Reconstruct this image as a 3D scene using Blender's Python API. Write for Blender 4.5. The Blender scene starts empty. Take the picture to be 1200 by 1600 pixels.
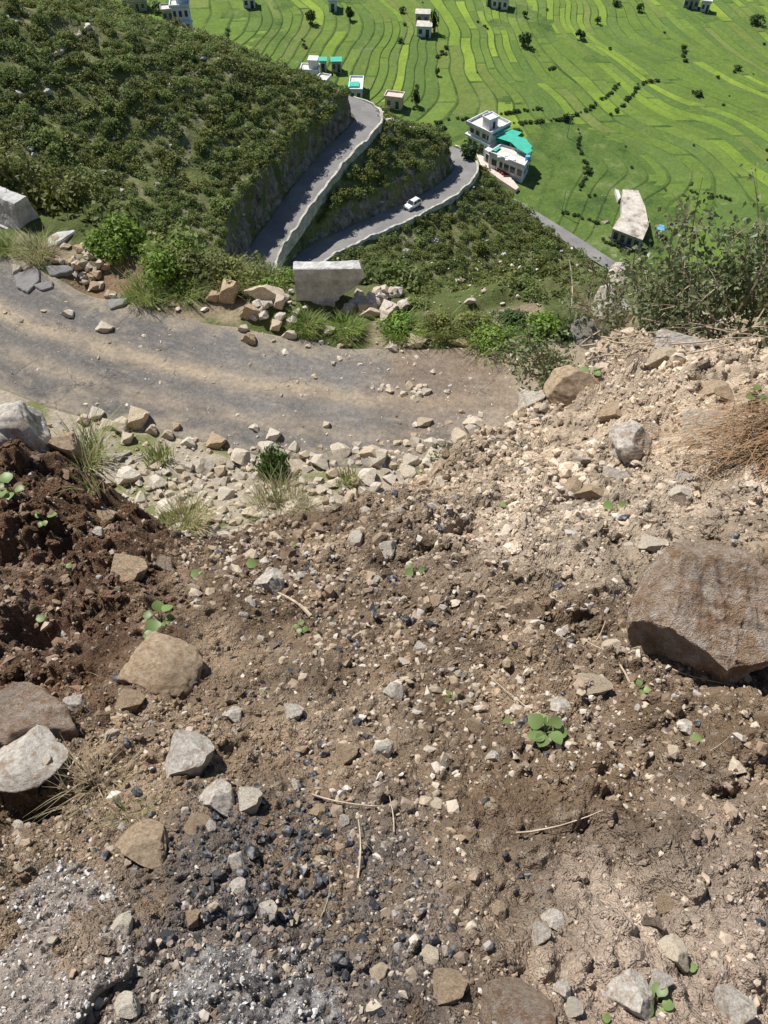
import bpy, bmesh, math, random
import numpy as np
from mathutils import Vector, Matrix
random.seed(7)
RNG = np.random.default_rng(11)
scene = bpy.context.scene
C = scene.collection

# ------------------------------------------------------------------ camera
PITCH = 53.0
FPX = 1202.0                       # focal length in pixels of the 1200 x 1600 photograph
cam = bpy.data.cameras.new('camera')
cam.sensor_fit = 'VERTICAL'; cam.sensor_height = 24.0; cam.lens = 24.0 * FPX / 1600.0
cam.clip_start = 0.05; cam.clip_end = 8000.0
camo = bpy.data.objects.new('camera', cam); C.objects.link(camo)
camo.location = (0, 0, 0); camo.rotation_euler = (math.radians(90 - PITCH), 0, 0)
scene.camera = camo

# ------------------------------------------------------------------ sky, sun, exposure
SUN_AZ = math.radians(-42)         # measured from +Y, negative = towards -X (left)
SUN_EL = math.radians(52)
world = bpy.data.worlds.new('World'); scene.world = world; world.use_nodes = True
wn = world.node_tree.nodes; wl = world.node_tree.links
sky = wn.new('ShaderNodeTexSky'); sky.sky_type = 'NISHITA'; sky.sun_disc = False
sky.sun_elevation = SUN_EL; sky.sun_rotation = SUN_AZ
sky.air_density = 1.0; sky.dust_density = 1.0; sky.altitude = 1500
bg = wn['Background']; bg.inputs['Strength'].default_value = 0.072
wl.new(sky.outputs['Color'], bg.inputs['Color'])
sun = bpy.data.lights.new('sun', 'SUN'); sun.energy = 4.9; sun.angle = math.radians(0.53)
sun.color = (1.0, 0.955, 0.88)
suno = bpy.data.objects.new('sun', sun); C.objects.link(suno)
sdir = Vector((math.sin(SUN_AZ) * math.cos(SUN_EL), math.cos(SUN_AZ) * math.cos(SUN_EL), math.sin(SUN_EL)))
suno.rotation_euler = (-sdir).to_track_quat('-Z', 'Y').to_euler()
suno.location = sdir * 50
vs = scene.view_settings
vs.view_transform = 'Standard'; vs.look = 'None'; vs.exposure = 0.42; vs.gamma = 1.0; vs.use_curve_mapping = False

# ------------------------------------------------------------------ helpers: projection
CP, SP = math.cos(math.radians(PITCH)), math.sin(math.radians(PITCH))
def ray(px, py):
    u = (px - 600.0) / FPX; v = (800.0 - py) / FPX
    return np.array([u, CP + v * SP, -SP + v * CP])
def at_z(px, py, z):
    r = ray(px, py); return r * (z / r[2])
def depth_of(p): return p[1] * CP - p[2] * SP
def project(x, y, z):
    d = y * CP - z * SP
    return 600 + FPX * x / d, 800 - FPX * (y * SP + z * CP) / d, d
def hit(fn, px, py, d0, d1, n=500):
    r = ray(px, py)
    d = d0 * (d1 / d0) ** np.linspace(0, 1, n)
    g = r[2] * d - fn(r[0] * d, r[1] * d)
    k = np.argmax(g < 0)
    if g[k] >= 0 and fn is not globals().get('fnn'): return r * d[int(np.argmin(np.abs(g)))]
    if g[k] >= 0: k = n - 1
    if k == 0: dd = d[0]
    elif fn is globals().get('fnn') and (g[k] >= 0 or d[k] > 10.5 or r[1] * d[k] > crest(r[0] * d[k]) + 0.15) and py < 1600:
        return hit(fn, px, py + 5, d0, d1, n)
    else:
        a, b = g[k - 1], g[k]; dd = d[k - 1] + (d[k] - d[k - 1]) * a / (a - b + 1e-12)
    return r * dd

# ------------------------------------------------------------------ helpers: noise
def _h(i, j, s):
    n = (i.astype(np.int64) * 374761393 + j.astype(np.int64) * 668265263 + s * 1442695041) & 0xFFFFFFFF
    n = ((n ^ (n >> 13)) * 1274126177) & 0xFFFFFFFF
    n = ((n ^ (n >> 16)) * 2246822519) & 0xFFFFFFFF
    return ((n ^ (n >> 15)) & 0xFFFFFF) / float(0xFFFFFF)
def noise2(x, y, s=0):
    x = np.asarray(x, float); y = np.asarray(y, float)
    i = np.floor(x); j = np.floor(y); fx = x - i; fy = y - j
    ux = fx * fx * fx * (fx * (fx * 6 - 15) + 10); uy = fy * fy * fy * (fy * (fy * 6 - 15) + 10)
    a = _h(i, j, s); b = _h(i + 1, j, s); c = _h(i, j + 1, s); d = _h(i + 1, j + 1, s)
    return (a * (1 - ux) + b * ux) * (1 - uy) + (c * (1 - ux) + d * ux) * uy * 1.0 - 0.5
def fbm(x, y, s=0, o=4, g=0.5):
    r = 0; a = 1; f = 1
    for k in range(o):
        r = r + a * noise2(x * f + 17.3 * k, y * f - 9.1 * k, s + k); a *= g; f *= 2.03
    return r
def worley(x, y, s=0):
    x = np.asarray(x, float); y = np.asarray(y, float)
    i = np.floor(x); j = np.floor(y)
    f1 = np.full(x.shape, 9.0); f2 = np.full(x.shape, 9.0); idv = np.zeros(x.shape)
    for di in (-1, 0, 1):
        for dj in (-1, 0, 1):
            ci = i + di; cj = j + dj
            d = (ci + _h(ci, cj, s) - x) ** 2 + (cj + _h(ci, cj, s + 91) - y) ** 2
            m = d < f1
            f2 = np.where(m, f1, np.minimum(f2, d)); idv = np.where(m, _h(ci, cj, s + 37), idv); f1 = np.where(m, d, f1)
    return np.sqrt(f1), np.sqrt(f2), idv
def smooth(a, b, x):
    t = np.clip((x - a) / (b - a), 0, 1); return t * t * (3 - 2 * t)
def noise3(p, s=0):
    a = noise2(p[:, 0] + 0.37 * p[:, 2], p[:, 1] - 0.29 * p[:, 2], s)
    b = noise2(p[:, 1] + 0.31 * p[:, 0] + 5.2, p[:, 2] + 1.7, s + 5)
    c = noise2(p[:, 2] - 0.33 * p[:, 1] + 2.9, p[:, 0] - 4.1, s + 9)
    return (a + b + c) * 0.7

# ------------------------------------------------------------------ helpers: objects
def mesh_np(name, V, F, smooth_shade=False):
    """V (n,3), F (m,k) of one polygon size"""
    me = bpy.data.meshes.new(name)
    V = np.ascontiguousarray(V, dtype=np.float32); F = np.ascontiguousarray(F, dtype=np.int32)
    m, k = F.shape
    me.vertices.add(len(V)); me.vertices.foreach_set('co', V.ravel())
    me.loops.add(m * k); me.loops.foreach_set('vertex_index', F.ravel())
    me.polygons.add(m)
    me.polygons.foreach_set('loop_start', np.arange(0, m * k, k, dtype=np.int32))
    me.polygons.foreach_set('loop_total', np.full(m, k, dtype=np.int32))
    me.polygons.foreach_set('use_smooth', np.full(m, smooth_shade, dtype=bool))
    me.update(calc_edges=True); me.validate()
    return me
def set_col(me, rgb, name='Col'):
    a = me.color_attributes.new(name, 'FLOAT_COLOR', 'POINT')
    c = np.ones((len(me.vertices), 4), np.float32); c[:, :3] = rgb
    a.data.foreach_set('color', c.ravel())
def link(name, me, mat=None, parent=None):
    o = bpy.data.objects.new(name, me); C.objects.link(o)
    if mat is not None and me is not None and not len(me.materials): me.materials.append(mat)
    if parent is not None: o.parent = parent
    return o
def tag(o, label=None, cat=None, group=None, kind=None):
    if label: o['label'] = label
    if cat: o['category'] = cat
    if group: o['group'] = group
    if kind: o['kind'] = kind
    return o
def empty(name, loc, rz=0.0):
    o = bpy.data.objects.new(name, None); C.objects.link(o); o.location = loc; o.rotation_euler = (0, 0, rz)
    o.empty_display_size = 0.2
    return o
def copy_tree(o, parent=None):
    c = o.copy(); C.objects.link(c); c.parent = parent
    for ch in list(o.children): copy_tree(ch, c)
    return c
def grid_faces(nr, nc):
    a = np.arange(nr * nc).reshape(nr, nc)
    return np.stack([a[:-1, :-1], a[:-1, 1:], a[1:, 1:], a[1:, :-1]], -1).reshape(-1, 4)
class MB:
    """collects polygons and links them as ONE mesh object"""
    def __init__(s): s.v = []; s.f = []
    def box(s, x0, x1, y0, y1, z0, z1, M=None):
        n = len(s.v)
        P = [(x0, y0, z0), (x1, y0, z0), (x1, y1, z0), (x0, y1, z0), (x0, y0, z1), (x1, y0, z1), (x1, y1, z1), (x0, y1, z1)]
        if M is not None: P = [tuple(M @ Vector(p)) for p in P]
        s.v += P
        s.f += [tuple(n + i for i in q) for q in ((0, 3, 2, 1), (4, 5, 6, 7), (0, 1, 5, 4), (1, 2, 6, 5), (2, 3, 7, 6), (3, 0, 4, 7))]
        return s
    def poly(s, pts): n = len(s.v); s.v += [tuple(p) for p in pts]; s.f.append(tuple(range(n, n + len(pts)))); return s
    def prism(s, pts, z0, z1):
        n = len(s.v); k = len(pts)
        s.v += [(p[0], p[1], z0 if np.isscalar(z0) else z0[i]) for i, p in enumerate(pts)]
        s.v += [(p[0], p[1], z1 if np.isscalar(z1) else z1[i]) for i, p in enumerate(pts)]
        s.f.append(tuple(n + i for i in reversed(range(k)))); s.f.append(tuple(n + k + i for i in range(k)))
        for i in range(k): s.f.append((n + i, n + (i + 1) % k, n + k + (i + 1) % k, n + k + i))
        return s
    def tube(s, pts, rad, k=6):
        pts = [Vector(p) for p in pts]; n0 = len(s.v); m = len(pts)
        for i, p in enumerate(pts):
            t = (pts[min(i + 1, m - 1)] - pts[max(i - 1, 0)]).normalized()
            a = t.orthogonal().normalized(); b = t.cross(a)
            r = rad[i] if hasattr(rad, '__len__') else rad
            for q in range(k):
                an = 2 * math.pi * q / k; s.v.append(tuple(p + a * (r * math.cos(an)) + b * (r * math.sin(an))))
        for i in range(m - 1):
            for q in range(k):
                s.f.append((n0 + i * k + q, n0 + i * k + (q + 1) % k, n0 + (i + 1) * k + (q + 1) % k, n0 + (i + 1) * k + q))
        s.f.append(tuple(n0 + q for q in reversed(range(k)))); s.f.append(tuple(n0 + (m - 1) * k + q for q in range(k)))
        return s
    def build(s, name, mat, parent=None, bevel=0.0, smooth_shade=False):
        me = bpy.data.meshes.new(name); me.from_pydata(s.v, [], s.f)
        if bevel > 0:
            bm = bmesh.new(); bm.from_mesh(me)
            bmesh.ops.bevel(bm, geom=bm.edges[:], offset=bevel, segments=2, affect='EDGES'); bm.to_mesh(me); bm.free()
        if smooth_shade: me.polygons.foreach_set('use_smooth', np.ones(len(me.polygons), bool))
        me.update()
        return link(name, me, mat, parent)

# ------------------------------------------------------------------ helpers: materials
MATS = {}
class NT:
    def __init__(s, name, rough=0.9, spec=0.2):
        m = bpy.data.materials.new(name); m.use_nodes = True; s.m = m; s.n = m.node_tree.nodes; s.l = m.node_tree.links
        s.b = s.n['Principled BSDF']; s.b.inputs['Roughness'].default_value = rough
        s.b.inputs['Specular IOR Level'].default_value = spec; MATS[name] = m
        s.coord = None
    def set(s, sock, v):
        if hasattr(v, 'is_output'): s.l.new(v, sock)
        else:
            if isinstance(v, (tuple, list)) and len(v) == 3 and sock.type == 'RGBA': v = (*v, 1)
            sock.default_value = v
    def pos(s):
        if s.coord is None: s.coord = s.n.new('ShaderNodeTexCoord')
        return s.coord.outputs['Object']
    def geo(s): return s.n.new('ShaderNodeNewGeometry').outputs['Position']
    def noise(s, scale, detail=4, rough=0.55, vec=None, dist=0.0, out='Fac'):
        t = s.n.new('ShaderNodeTexNoise'); t.inputs['Scale'].default_value = scale; t.inputs['Detail'].default_value = detail
        t.inputs['Roughness'].default_value = rough; t.inputs['Distortion'].default_value = dist
        s.l.new(vec if vec is not None else s.pos(), t.inputs['Vector']); return t.outputs[out]
    def voro(s, scale, vec=None, feature='F1', out='Distance', rnd=1.0):
        t = s.n.new('ShaderNodeTexVoronoi'); t.feature = feature; t.inputs['Scale'].default_value = scale; t.inputs['Randomness'].default_value = rnd
        s.l.new(vec if vec is not None else s.pos(), t.inputs['Vector']); return t.outputs[out]
    def scale(s, v, xyz):
        t = s.n.new('ShaderNodeMapping'); t.inputs['Scale'].default_value = xyz; s.l.new(v, t.inputs['Vector']); return t.outputs['Vector']
    def ramp(s, f, stops):
        t = s.n.new('ShaderNodeValToRGB'); e = t.color_ramp.elements
        while len(e) < len(stops): e.new(0.5)
        for q, (p, c) in zip(e, stops):
            q.position = p; q.color = (*c, 1) if hasattr(c, '__len__') else (c, c, c, 1)
        s.l.new(f, t.inputs['Fac']); return t.outputs['Color']
    def mix(s, f, a, b, mode='MIX'):
        t = s.n.new('ShaderNodeMix'); t.data_type = 'RGBA'; t.blend_type = mode
        s.set(t.inputs[0], f); s.set(t.inputs[6], a); s.set(t.inputs[7], b); return t.outputs[2]
    def math(s, op, a, b=0.0):
        t = s.n.new('ShaderNodeMath'); t.operation = op; s.set(t.inputs[0], a); s.set(t.inputs[1], b); return t.outputs[0]
    def attr(s, name='Col'):
        t = s.n.new('ShaderNodeAttribute'); t.attribute_name = name; return t.outputs['Color']
    def rand(s): return s.n.new('ShaderNodeObjectInfo').outputs['Random']
    def color(s, v): s.set(s.b.inputs['Base Color'], v)
    def bump(s, h, strength=0.5, dist=0.02):
        t = s.n.new('ShaderNodeBump'); t.inputs['Strength'].default_value = strength; t.inputs['Distance'].default_value = dist
        s.l.new(h, t.inputs['Height']); s.l.new(t.outputs['Normal'], s.b.inputs['Normal'])

def plain(name, rgb, rough=0.8, var=0.15, sc=3.0, spec=0.2, bump=0.0):
    t = NT(name, rough, spec)
    n = t.noise(sc, 6, 0.65)
    lo = tuple(c * (1 - var) for c in rgb); hi = tuple(min(1, c * (1 + var)) for c in rgb)
    t.color(t.ramp(n, [(0.3, lo), (0.7, hi)]))
    if bump: t.bump(n, bump, 0.02)
    return t.m

LABELS_USED = {}
def rel_label(what, px, py, marks):
    """what it is plus where it lies against the nearest landmark of the photograph"""
    best = min(marks, key=lambda m: (m[0] - px) ** 2 + ((m[1] - py) * 1.2) ** 2)
    dx, dy = px - best[0], py - best[1]; dist = math.hypot(dx, dy)
    near = 'just ' if dist < 34 else ('' if dist < 80 else 'well ')
    if abs(dx) > 2.2 * abs(dy): w = 'right of' if dx > 0 else 'left of'
    elif abs(dy) > 2.2 * abs(dx): w = 'below' if dy > 0 else 'above'
    else: w = ('below and ' if dy > 0 else 'above and ') + ('right of' if dx > 0 else 'left of')
    return f'{what} {near}{w} the {best[2]}'
# ------------------------------------------------------------------ materials
t = NT('soil', 0.95, 0.1)                      # slide soil: colour of each zone rides on the mesh, grain here
f1 = t.noise(38, 6, 0.7); f2 = t.noise(160, 3, 0.6); v1 = t.voro(70, out='Color')
c = t.mix(0.55, t.attr(), t.ramp(f1, [(0.25, 0.25), (0.5, 0.5), (0.75, 0.8)]), 'OVERLAY')
c = t.mix(0.35, c, t.ramp(f2, [(0.3, 0.3), (0.7, 0.72)]), 'OVERLAY')
vb = t.math('MULTIPLY', t.voro(85), -0.9); vb2 = t.math('MULTIPLY', t.voro(210), -0.5); t.color(c); t.bump(t.math('ADD', t.math('ADD', f1, f2), t.math('ADD', vb, vb2)), 1.0, 0.012)
t = NT('stone', 0.85, 0.25)                    # loose limestone, each stone its own tint
r = t.rand(); n = t.noise(9, 6, 0.65); n2 = t.noise(45, 4, 0.6)
c = t.ramp(r, [(0.0, (0.48, 0.40, 0.29)), (0.3, (0.66, 0.57, 0.44)), (0.55, (0.60, 0.55, 0.46)), (0.8, (0.72, 0.67, 0.58)), (1.0, (0.46, 0.42, 0.35))])
c = t.mix(t.ramp(n, [(0.42, 0.0), (0.68, 0.75)]), c, (0.30, 0.205, 0.125))
c = t.mix(0.5, c, t.ramp(n2, [(0.3, 0.3), (0.7, 0.72)]), 'OVERLAY')
t.color(c); t.bump(t.math('ADD', n, n2), 0.6, 0.05)
t = NT('grey_stone', 0.85, 0.25)
n = t.noise(7, 6, 0.65); n2 = t.noise(40, 4, 0.6)
c = t.ramp(n, [(0.3, (0.29, 0.24, 0.19)), (0.5, (0.50, 0.455, 0.40)), (0.7, (0.66, 0.63, 0.58))])
c = t.mix(t.ramp(t.noise(3.3, 5), [(0.52, 0.0), (0.64, 0.8)]), c, (0.27, 0.19, 0.125))
c = t.mix(0.5, c, t.ramp(n2, [(0.3, 0.3), (0.7, 0.7)]), 'OVERLAY')
t.color(c); t.bump(t.math('ADD', n, n2), 0.6, 0.02)
t = NT('earthy_stone', 0.9, 0.15)              # stone still coated with soil
n = t.noise(6, 6, 0.7); n2 = t.noise(55, 5, 0.65); n3 = t.noise(2.6, 4, 0.6)
c = t.ramp(n, [(0.30, (0.33, 0.215, 0.14)), (0.40, (0.52, 0.375, 0.27)), (0.52, (0.64, 0.50, 0.39)), (0.64, (0.76, 0.68, 0.60))])
c = t.mix(t.ramp(n3, [(0.52, 0.0), (0.58, 0.5)]), c, (0.62, 0.55, 0.47)); c = t.mix(t.ramp(t.noise(4.2, 6, 0.72), [(0.49, 0.0), (0.57, 0.7)]), c, (0.43, 0.265, 0.155)); c = t.mix(t.ramp(t.noise(13, 6, 0.75), [(0.58, 0.0), (0.68, 0.5)]), c, (0.20, 0.12, 0.075))
c = t.mix(0.55, c, t.ramp(n2, [(0.28, 0.22), (0.72, 0.75)]), 'OVERLAY')
t.color(c); t.bump(t.math('ADD', n, t.math('ADD', n2, t.noise(18, 6, 0.75))), 1.0, 0.035)
t = NT('tan_stone', 0.9, 0.15)
n = t.noise(7, 6, 0.7); n2 = t.noise(50, 5, 0.65)
c = t.ramp(n, [(0.30, (0.23, 0.155, 0.09)), (0.48, (0.40, 0.295, 0.195)), (0.7, (0.56, 0.47, 0.36))])
c = t.mix(0.5, c, t.ramp(n2, [(0.28, 0.25), (0.72, 0.72)]), 'OVERLAY')
t.color(c); t.bump(t.math('ADD', n, n2), 0.7, 0.02)
t = NT('pebble', 0.85, 0.25)
c = t.mix(0.4, t.attr(), t.ramp(t.noise(60, 4, 0.6), [(0.3, 0.25), (0.7, 0.75)]), 'OVERLAY'); t.color(c)
t.bump(t.noise(120, 3), 0.5, 0.004)
t = NT('tar_slab', 0.8, 0.35)                  # lifted asphalt: dark binder, pale aggregate, dust film
n = t.noise(5, 6, 0.7); n2 = t.noise(120, 3, 0.6); n3 = t.noise(48, 5, 0.7); n4 = t.noise(17, 5, 0.7)
c = t.ramp(n4, [(0.34, (0.15, 0.125, 0.11)), (0.5, (0.26, 0.215, 0.185)), (0.66, (0.33, 0.28, 0.245))])
c = t.mix(t.ramp(n3, [(0.52, 0.0), (0.62, 0.85)]), c, (0.11, 0.095, 0.09))
c = t.mix(t.ramp(n2, [(0.60, 0.0), (0.66, 0.9)]), c, (0.60, 0.58, 0.56))
c = t.mix(t.ramp(n, [(0.50, 0.0), (0.62, 0.55)]), c, (0.29, 0.24, 0.20))
t.color(c); t.bump(t.math('ADD', n3, t.math('MULTIPLY', n2, 0.6)), 1.0, 0.014)
t = NT('tar_slab_dark', 0.7, 0.35)
n2 = t.noise(95, 3, 0.6); n3 = t.noise(38, 5, 0.7); n4 = t.noise(9, 6, 0.75)
c = t.ramp(n4, [(0.38, (0.05, 0.048, 0.05)), (0.48, (0.14, 0.125, 0.12)), (0.58, (0.27, 0.255, 0.25)), (0.68, (0.25, 0.20, 0.165))])
c = t.mix(t.ramp(n3, [(0.52, 0.0), (0.60, 0.9)]), c, (0.055, 0.052, 0.055))
c = t.mix(t.ramp(n2, [(0.60, 0.0), (0.66, 0.85)]), c, (0.56, 0.55, 0.54))
t.color(c); t.bump(t.math('ADD', n3, t.math('MULTIPLY', n2, 0.6)), 1.0, 0.016)
t = NT('lichen_rock', 0.9, 0.15)
n = t.noise(5, 6, 0.7); n2 = t.noise(26, 5, 0.7)
c = t.ramp(n, [(0.3, (0.13, 0.12, 0.095)), (0.5, (0.30, 0.285, 0.25)), (0.7, (0.50, 0.48, 0.44))])
t.color(t.mix(0.6, c, t.ramp(n2, [(0.3, 0.2), (0.7, 0.75)]), 'OVERLAY')); t.bump(n2, 0.9, 0.05)
t = NT('tar_crumb', 0.6, 0.3)
n = t.noise(50, 4, 0.6)
t.color(t.mix(t.ramp(n, [(0.5, 0.0), (0.72, 0.8)]), (0.028, 0.028, 0.033), (0.42, 0.40, 0.40))); t.bump(n, 0.6, 0.005)
t = NT('road_near', 0.92, 0.2)                 # worn hill road: asphalt, wheel-track dust, brown silt
n = t.noise(0.55, 6, 0.65); n2 = t.noise(7, 6, 0.7); n3 = t.noise(60, 4, 0.7)
a = t.attr('Col')
c = t.mix(0.6, a, t.ramp(n3, [(0.25, 0.25), (0.75, 0.75)]), 'OVERLAY')
c = t.mix(0.55, c, t.ramp(n2, [(0.3, 0.22), (0.7, 0.75)]), 'OVERLAY')
wv = t.n.new('ShaderNodeVectorMath'); wv.operation = 'ADD'; t.l.new(t.pos(), wv.inputs[0]); ns_ = t.n.new('ShaderNodeTexNoise'); ns_.inputs['Scale'].default_value = 1.6; ns_.inputs['Detail'].default_value = 4; t.l.new(t.pos(), ns_.inputs['Vector']); t.l.new(ns_.outputs['Color'], wv.inputs[1])
cr = t.ramp(t.voro(0.75, wv.outputs[0], 'DISTANCE_TO_EDGE'), [(0.0, 1.0), (0.018, 0.0)])
c = t.mix(t.math('MULTIPLY', cr, t.ramp(n, [(0.48, 0.0), (0.58, 0.75)])), c, (0.045, 0.042, 0.04))
sep = t.n.new('ShaderNodeSeparateColor'); t.l.new(t.voro(30, out='Color'), sep.inputs[0])
c = t.mix(t.ramp(sep.outputs[0], [(0.90, 0.0), (0.97, 0.28)]), c, (0.46, 0.42, 0.36))
t.color(c); t.bump(t.math('ADD', n2, t.math('ADD', n3, t.math('MULTIPLY', t.voro(40), -0.8))), 0.8, 0.03)
t = NT('road_far', 0.9, 0.25)
n = t.noise(0.25, 5, 0.6); n2 = t.noise(2.5, 5, 0.65)
c = t.ramp(n, [(0.3, (0.17, 0.165, 0.165)), (0.6, (0.23, 0.222, 0.215)), (0.8, (0.30, 0.285, 0.265))])
c = t.mix(0.4, c, t.ramp(n2, [(0.3, 0.35), (0.7, 0.65)]), 'OVERLAY'); t.color(c); t.bump(n2, 0.3, 0.05)
t = NT('verge', 0.95, 0.1)                     # gravelly shoulder with sparse herbs
n2 = t.noise(9, 5, 0.7); n3 = t.noise(2.2, 5, 0.7)
c = t.mix(0.6, t.attr(), t.ramp(n2, [(0.3, 0.25), (0.7, 0.75)]), 'OVERLAY'); c = t.mix(0.4, c, t.ramp(n3, [(0.3, 0.3), (0.7, 0.7)]), 'OVERLAY'); t.color(c); t.bump(n2, 0.8, 0.08)
t = NT('hill_soil', 0.95, 0.1)
n = t.noise(0.16, 6, 0.7); n2 = t.noise(1.6, 6, 0.75); v = t.voro(0.9)
c = t.ramp(n, [(0.35, (0.09, 0.115, 0.036)), (0.5, (0.155, 0.165, 0.065)), (0.64, (0.24, 0.225, 0.14)), (0.76, (0.44, 0.42, 0.37))])
c = t.mix(t.ramp(n2, [(0.60, 0.0), (0.68, 0.85)]), c, (0.50, 0.48, 0.44))
c = t.mix(0.6, c, t.ramp(n2, [(0.3, 0.25), (0.7, 0.72)]), 'OVERLAY'); t.color(c); t.bump(n2, 0.8, 0.4)
t = NT('cliff_rock', 0.92, 0.15)
g = t.scale(t.pos(), (1.0, 1.0, 0.6)); n = t.noise(0.8, 6, 0.7, g); n2 = t.noise(4, 5, 0.7, g)
c = t.ramp(n, [(0.32, (0.075, 0.062, 0.048)), (0.48, (0.21, 0.185, 0.155)), (0.58, (0.30, 0.275, 0.24)), (0.7, (0.46, 0.43, 0.39))])
c = t.mix(0.6, c, t.ramp(n2, [(0.3, 0.2), (0.7, 0.75)]), 'OVERLAY'); t.color(c); t.bump(n2, 0.9, 0.3)
t = NT('pale_masonry', 0.9, 0.15)
n = t.noise(0.9, 6, 0.7); n2 = t.noise(6, 5, 0.7)
c = t.ramp(n, [(0.34, (0.24, 0.225, 0.19)), (0.5, (0.46, 0.44, 0.39)), (0.68, (0.62, 0.60, 0.55))])
c = t.mix(0.5, c, t.ramp(n2, [(0.3, 0.25), (0.7, 0.75)]), 'OVERLAY'); t.color(c); t.bump(n2, 0.8, 0.12)
t = NT('whitewash', 0.9, 0.15)                 # weathered limewash on the road parapets
n = t.noise(1.9, 7, 0.72); n2 = t.noise(14, 6, 0.75)
sx = t.n.new('ShaderNodeSeparateXYZ'); t.l.new(t.pos(), sx.inputs[0])
c = t.ramp(n, [(0.34, (0.26, 0.255, 0.24)), (0.5, (0.46, 0.455, 0.44)), (0.66, (0.66, 0.655, 0.64))])
c = t.mix(t.ramp(n2, [(0.5, 0.0), (0.66, 0.55)]), c, (0.27, 0.265, 0.25))
t.color(c); t.bump(n2, 0.7, 0.03)
t = NT('crop', 0.95, 0.1)
r = t.rand(); n = t.noise(0.07, 4, 0.6); n2 = t.noise(0.9, 6, 0.75); n3 = t.noise(4, 4, 0.7)
c = t.ramp(r, [(0.0, (0.099, 0.159, 0.041)), (0.16, (0.128, 0.193, 0.041)), (0.32, (0.177, 0.262, 0.041)), (0.42, (0.113, 0.172, 0.045)), (0.54, (0.149, 0.219, 0.046)),
               (0.66, (0.214, 0.299, 0.046)), (0.74, (0.121, 0.187, 0.038)), (0.86, (0.159, 0.199, 0.057)), (0.94, (0.143, 0.186, 0.047))])
t.n[-1].color_ramp.interpolation = 'CONSTANT'
gp = t.geo(); m1 = t.noise(0.055, 5, 0.65, gp, 1.5); m2 = t.noise(0.16, 5, 0.7, gp, 2.0)
c = t.mix(t.ramp(m1, [(0.42, 0.0), (0.60, 0.38)]), c, (0.078, 0.125, 0.030)); c = t.mix(t.ramp(m2, [(0.52, 0.0), (0.66, 0.4)]), c, (0.175, 0.235, 0.042))
c = t.mix(t.ramp(t.noise(0.09, 4, 0.7, gp, 1.0), [(0.60, 0.0), (0.70, 0.3)]), c, (0.125, 0.130, 0.050))
c = t.mix(0.5, c, t.ramp(n2, [(0.28, 0.28), (0.72, 0.72)]), 'OVERLAY')
c = t.mix(0.35, c, t.ramp(n3, [(0.28, 0.25), (0.72, 0.72)]), 'OVERLAY')
t.color(c); t.bump(n2, 0.5, 0.3)
t = NT('bank_grass', 0.95, 0.1)
n = t.noise(0.12, 5, 0.7); n2 = t.noise(1.3, 6, 0.75)
c = t.ramp(n, [(0.34, (0.050, 0.086, 0.026)), (0.46, (0.082, 0.135, 0.032)), (0.56, (0.105, 0.155, 0.040)), (0.66, (0.160, 0.200, 0.080))])
c = t.mix(0.6, c, t.ramp(n2, [(0.28, 0.22), (0.72, 0.75)]), 'OVERLAY'); t.color(c); t.bump(n2, 0.7, 0.3)

def leafmat(name, a, b, rough=0.6, trans=0.3, byrand=True):
    t = NT(name, rough, 0.3)
    n = t.noise(1.1, 4, 0.6, t.geo())
    c = t.ramp(n, [(0.33, a), (0.67, b)])
    if byrand: c = t.mix(0.5, c, t.ramp(t.rand(), [(0, 0.28), (1, 0.72)]), 'OVERLAY')
    t.color(c)
    tr = t.n.new('ShaderNodeBsdfTranslucent'); t.l.new(c, tr.inputs['Color'])
    mx = t.n.new('ShaderNodeMixShader'); mx.inputs[0].default_value = trans
    t.l.new(t.b.outputs[0], mx.inputs[1]); t.l.new(tr.outputs[0], mx.inputs[2])
    t.l.new(mx.outputs[0], t.n['Material Output'].inputs['Surface'])
    return t.m
leafmat('scrub_leaf', (0.122, 0.172, 0.047), (0.255, 0.300, 0.105), 0.65, 0.45)
leafmat('bright_leaf', (0.11, 0.20, 0.025), (0.20, 0.29, 0.04), 0.6)
leafmat('olive_leaf', (0.12, 0.15, 0.035), (0.21, 0.22, 0.06), 0.6)
leafmat('tree_leaf', (0.035, 0.075, 0.016), (0.07, 0.115, 0.026), 0.6)
leafmat('bush_leaf', (0.13, 0.175, 0.07), (0.30, 0.33, 0.17), 0.42, 0.35)
leafmat('seedling_leaf', (0.14, 0.215, 0.065), (0.235, 0.31, 0.115), 0.42)
leafmat('grass_blade', (0.16, 0.23, 0.05), (0.33, 0.36, 0.14), 0.6)
leafmat('dry_grass', (0.36, 0.30, 0.17), (0.52, 0.45, 0.28), 0.7)
leafmat('rust_needle', (0.22, 0.13, 0.07), (0.40, 0.26, 0.145), 0.7, 0.15)
plain('bark', (0.26, 0.20, 0.145), 0.9, 0.35, 14, bump=0.5)
plain('pale_twig', (0.46, 0.37, 0.27), 0.85, 0.3, 20)
plain('grey_bark', (0.30, 0.28, 0.26), 0.9, 0.3, 14, bump=0.4)
plain('white_wall', (0.66, 0.67, 0.69), 0.8, 0.14, 0.6)
plain('blue_wall', (0.55, 0.66, 0.76), 0.8, 0.08, 0.6)
plain('concrete_roof', (0.50, 0.46, 0.41), 0.9, 0.3, 0.7)
plain('pale_roof', (0.56, 0.53, 0.49), 0.9, 0.25, 0.7)
plain('grey_wall', (0.36, 0.345, 0.32), 0.9, 0.25, 0.6)
plain('green_sheet', (0.045, 0.40, 0.29), 0.55, 0.15, 0.8, 0.4)
plain('blue_sheet', (0.10, 0.38, 0.62), 0.5, 0.15, 0.8, 0.4)
plain('dark_pane', (0.035, 0.04, 0.05), 0.15, 0.2, 2, 0.5)
plain('red_paint', (0.22, 0.045, 0.035), 0.7, 0.2, 2)
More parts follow.
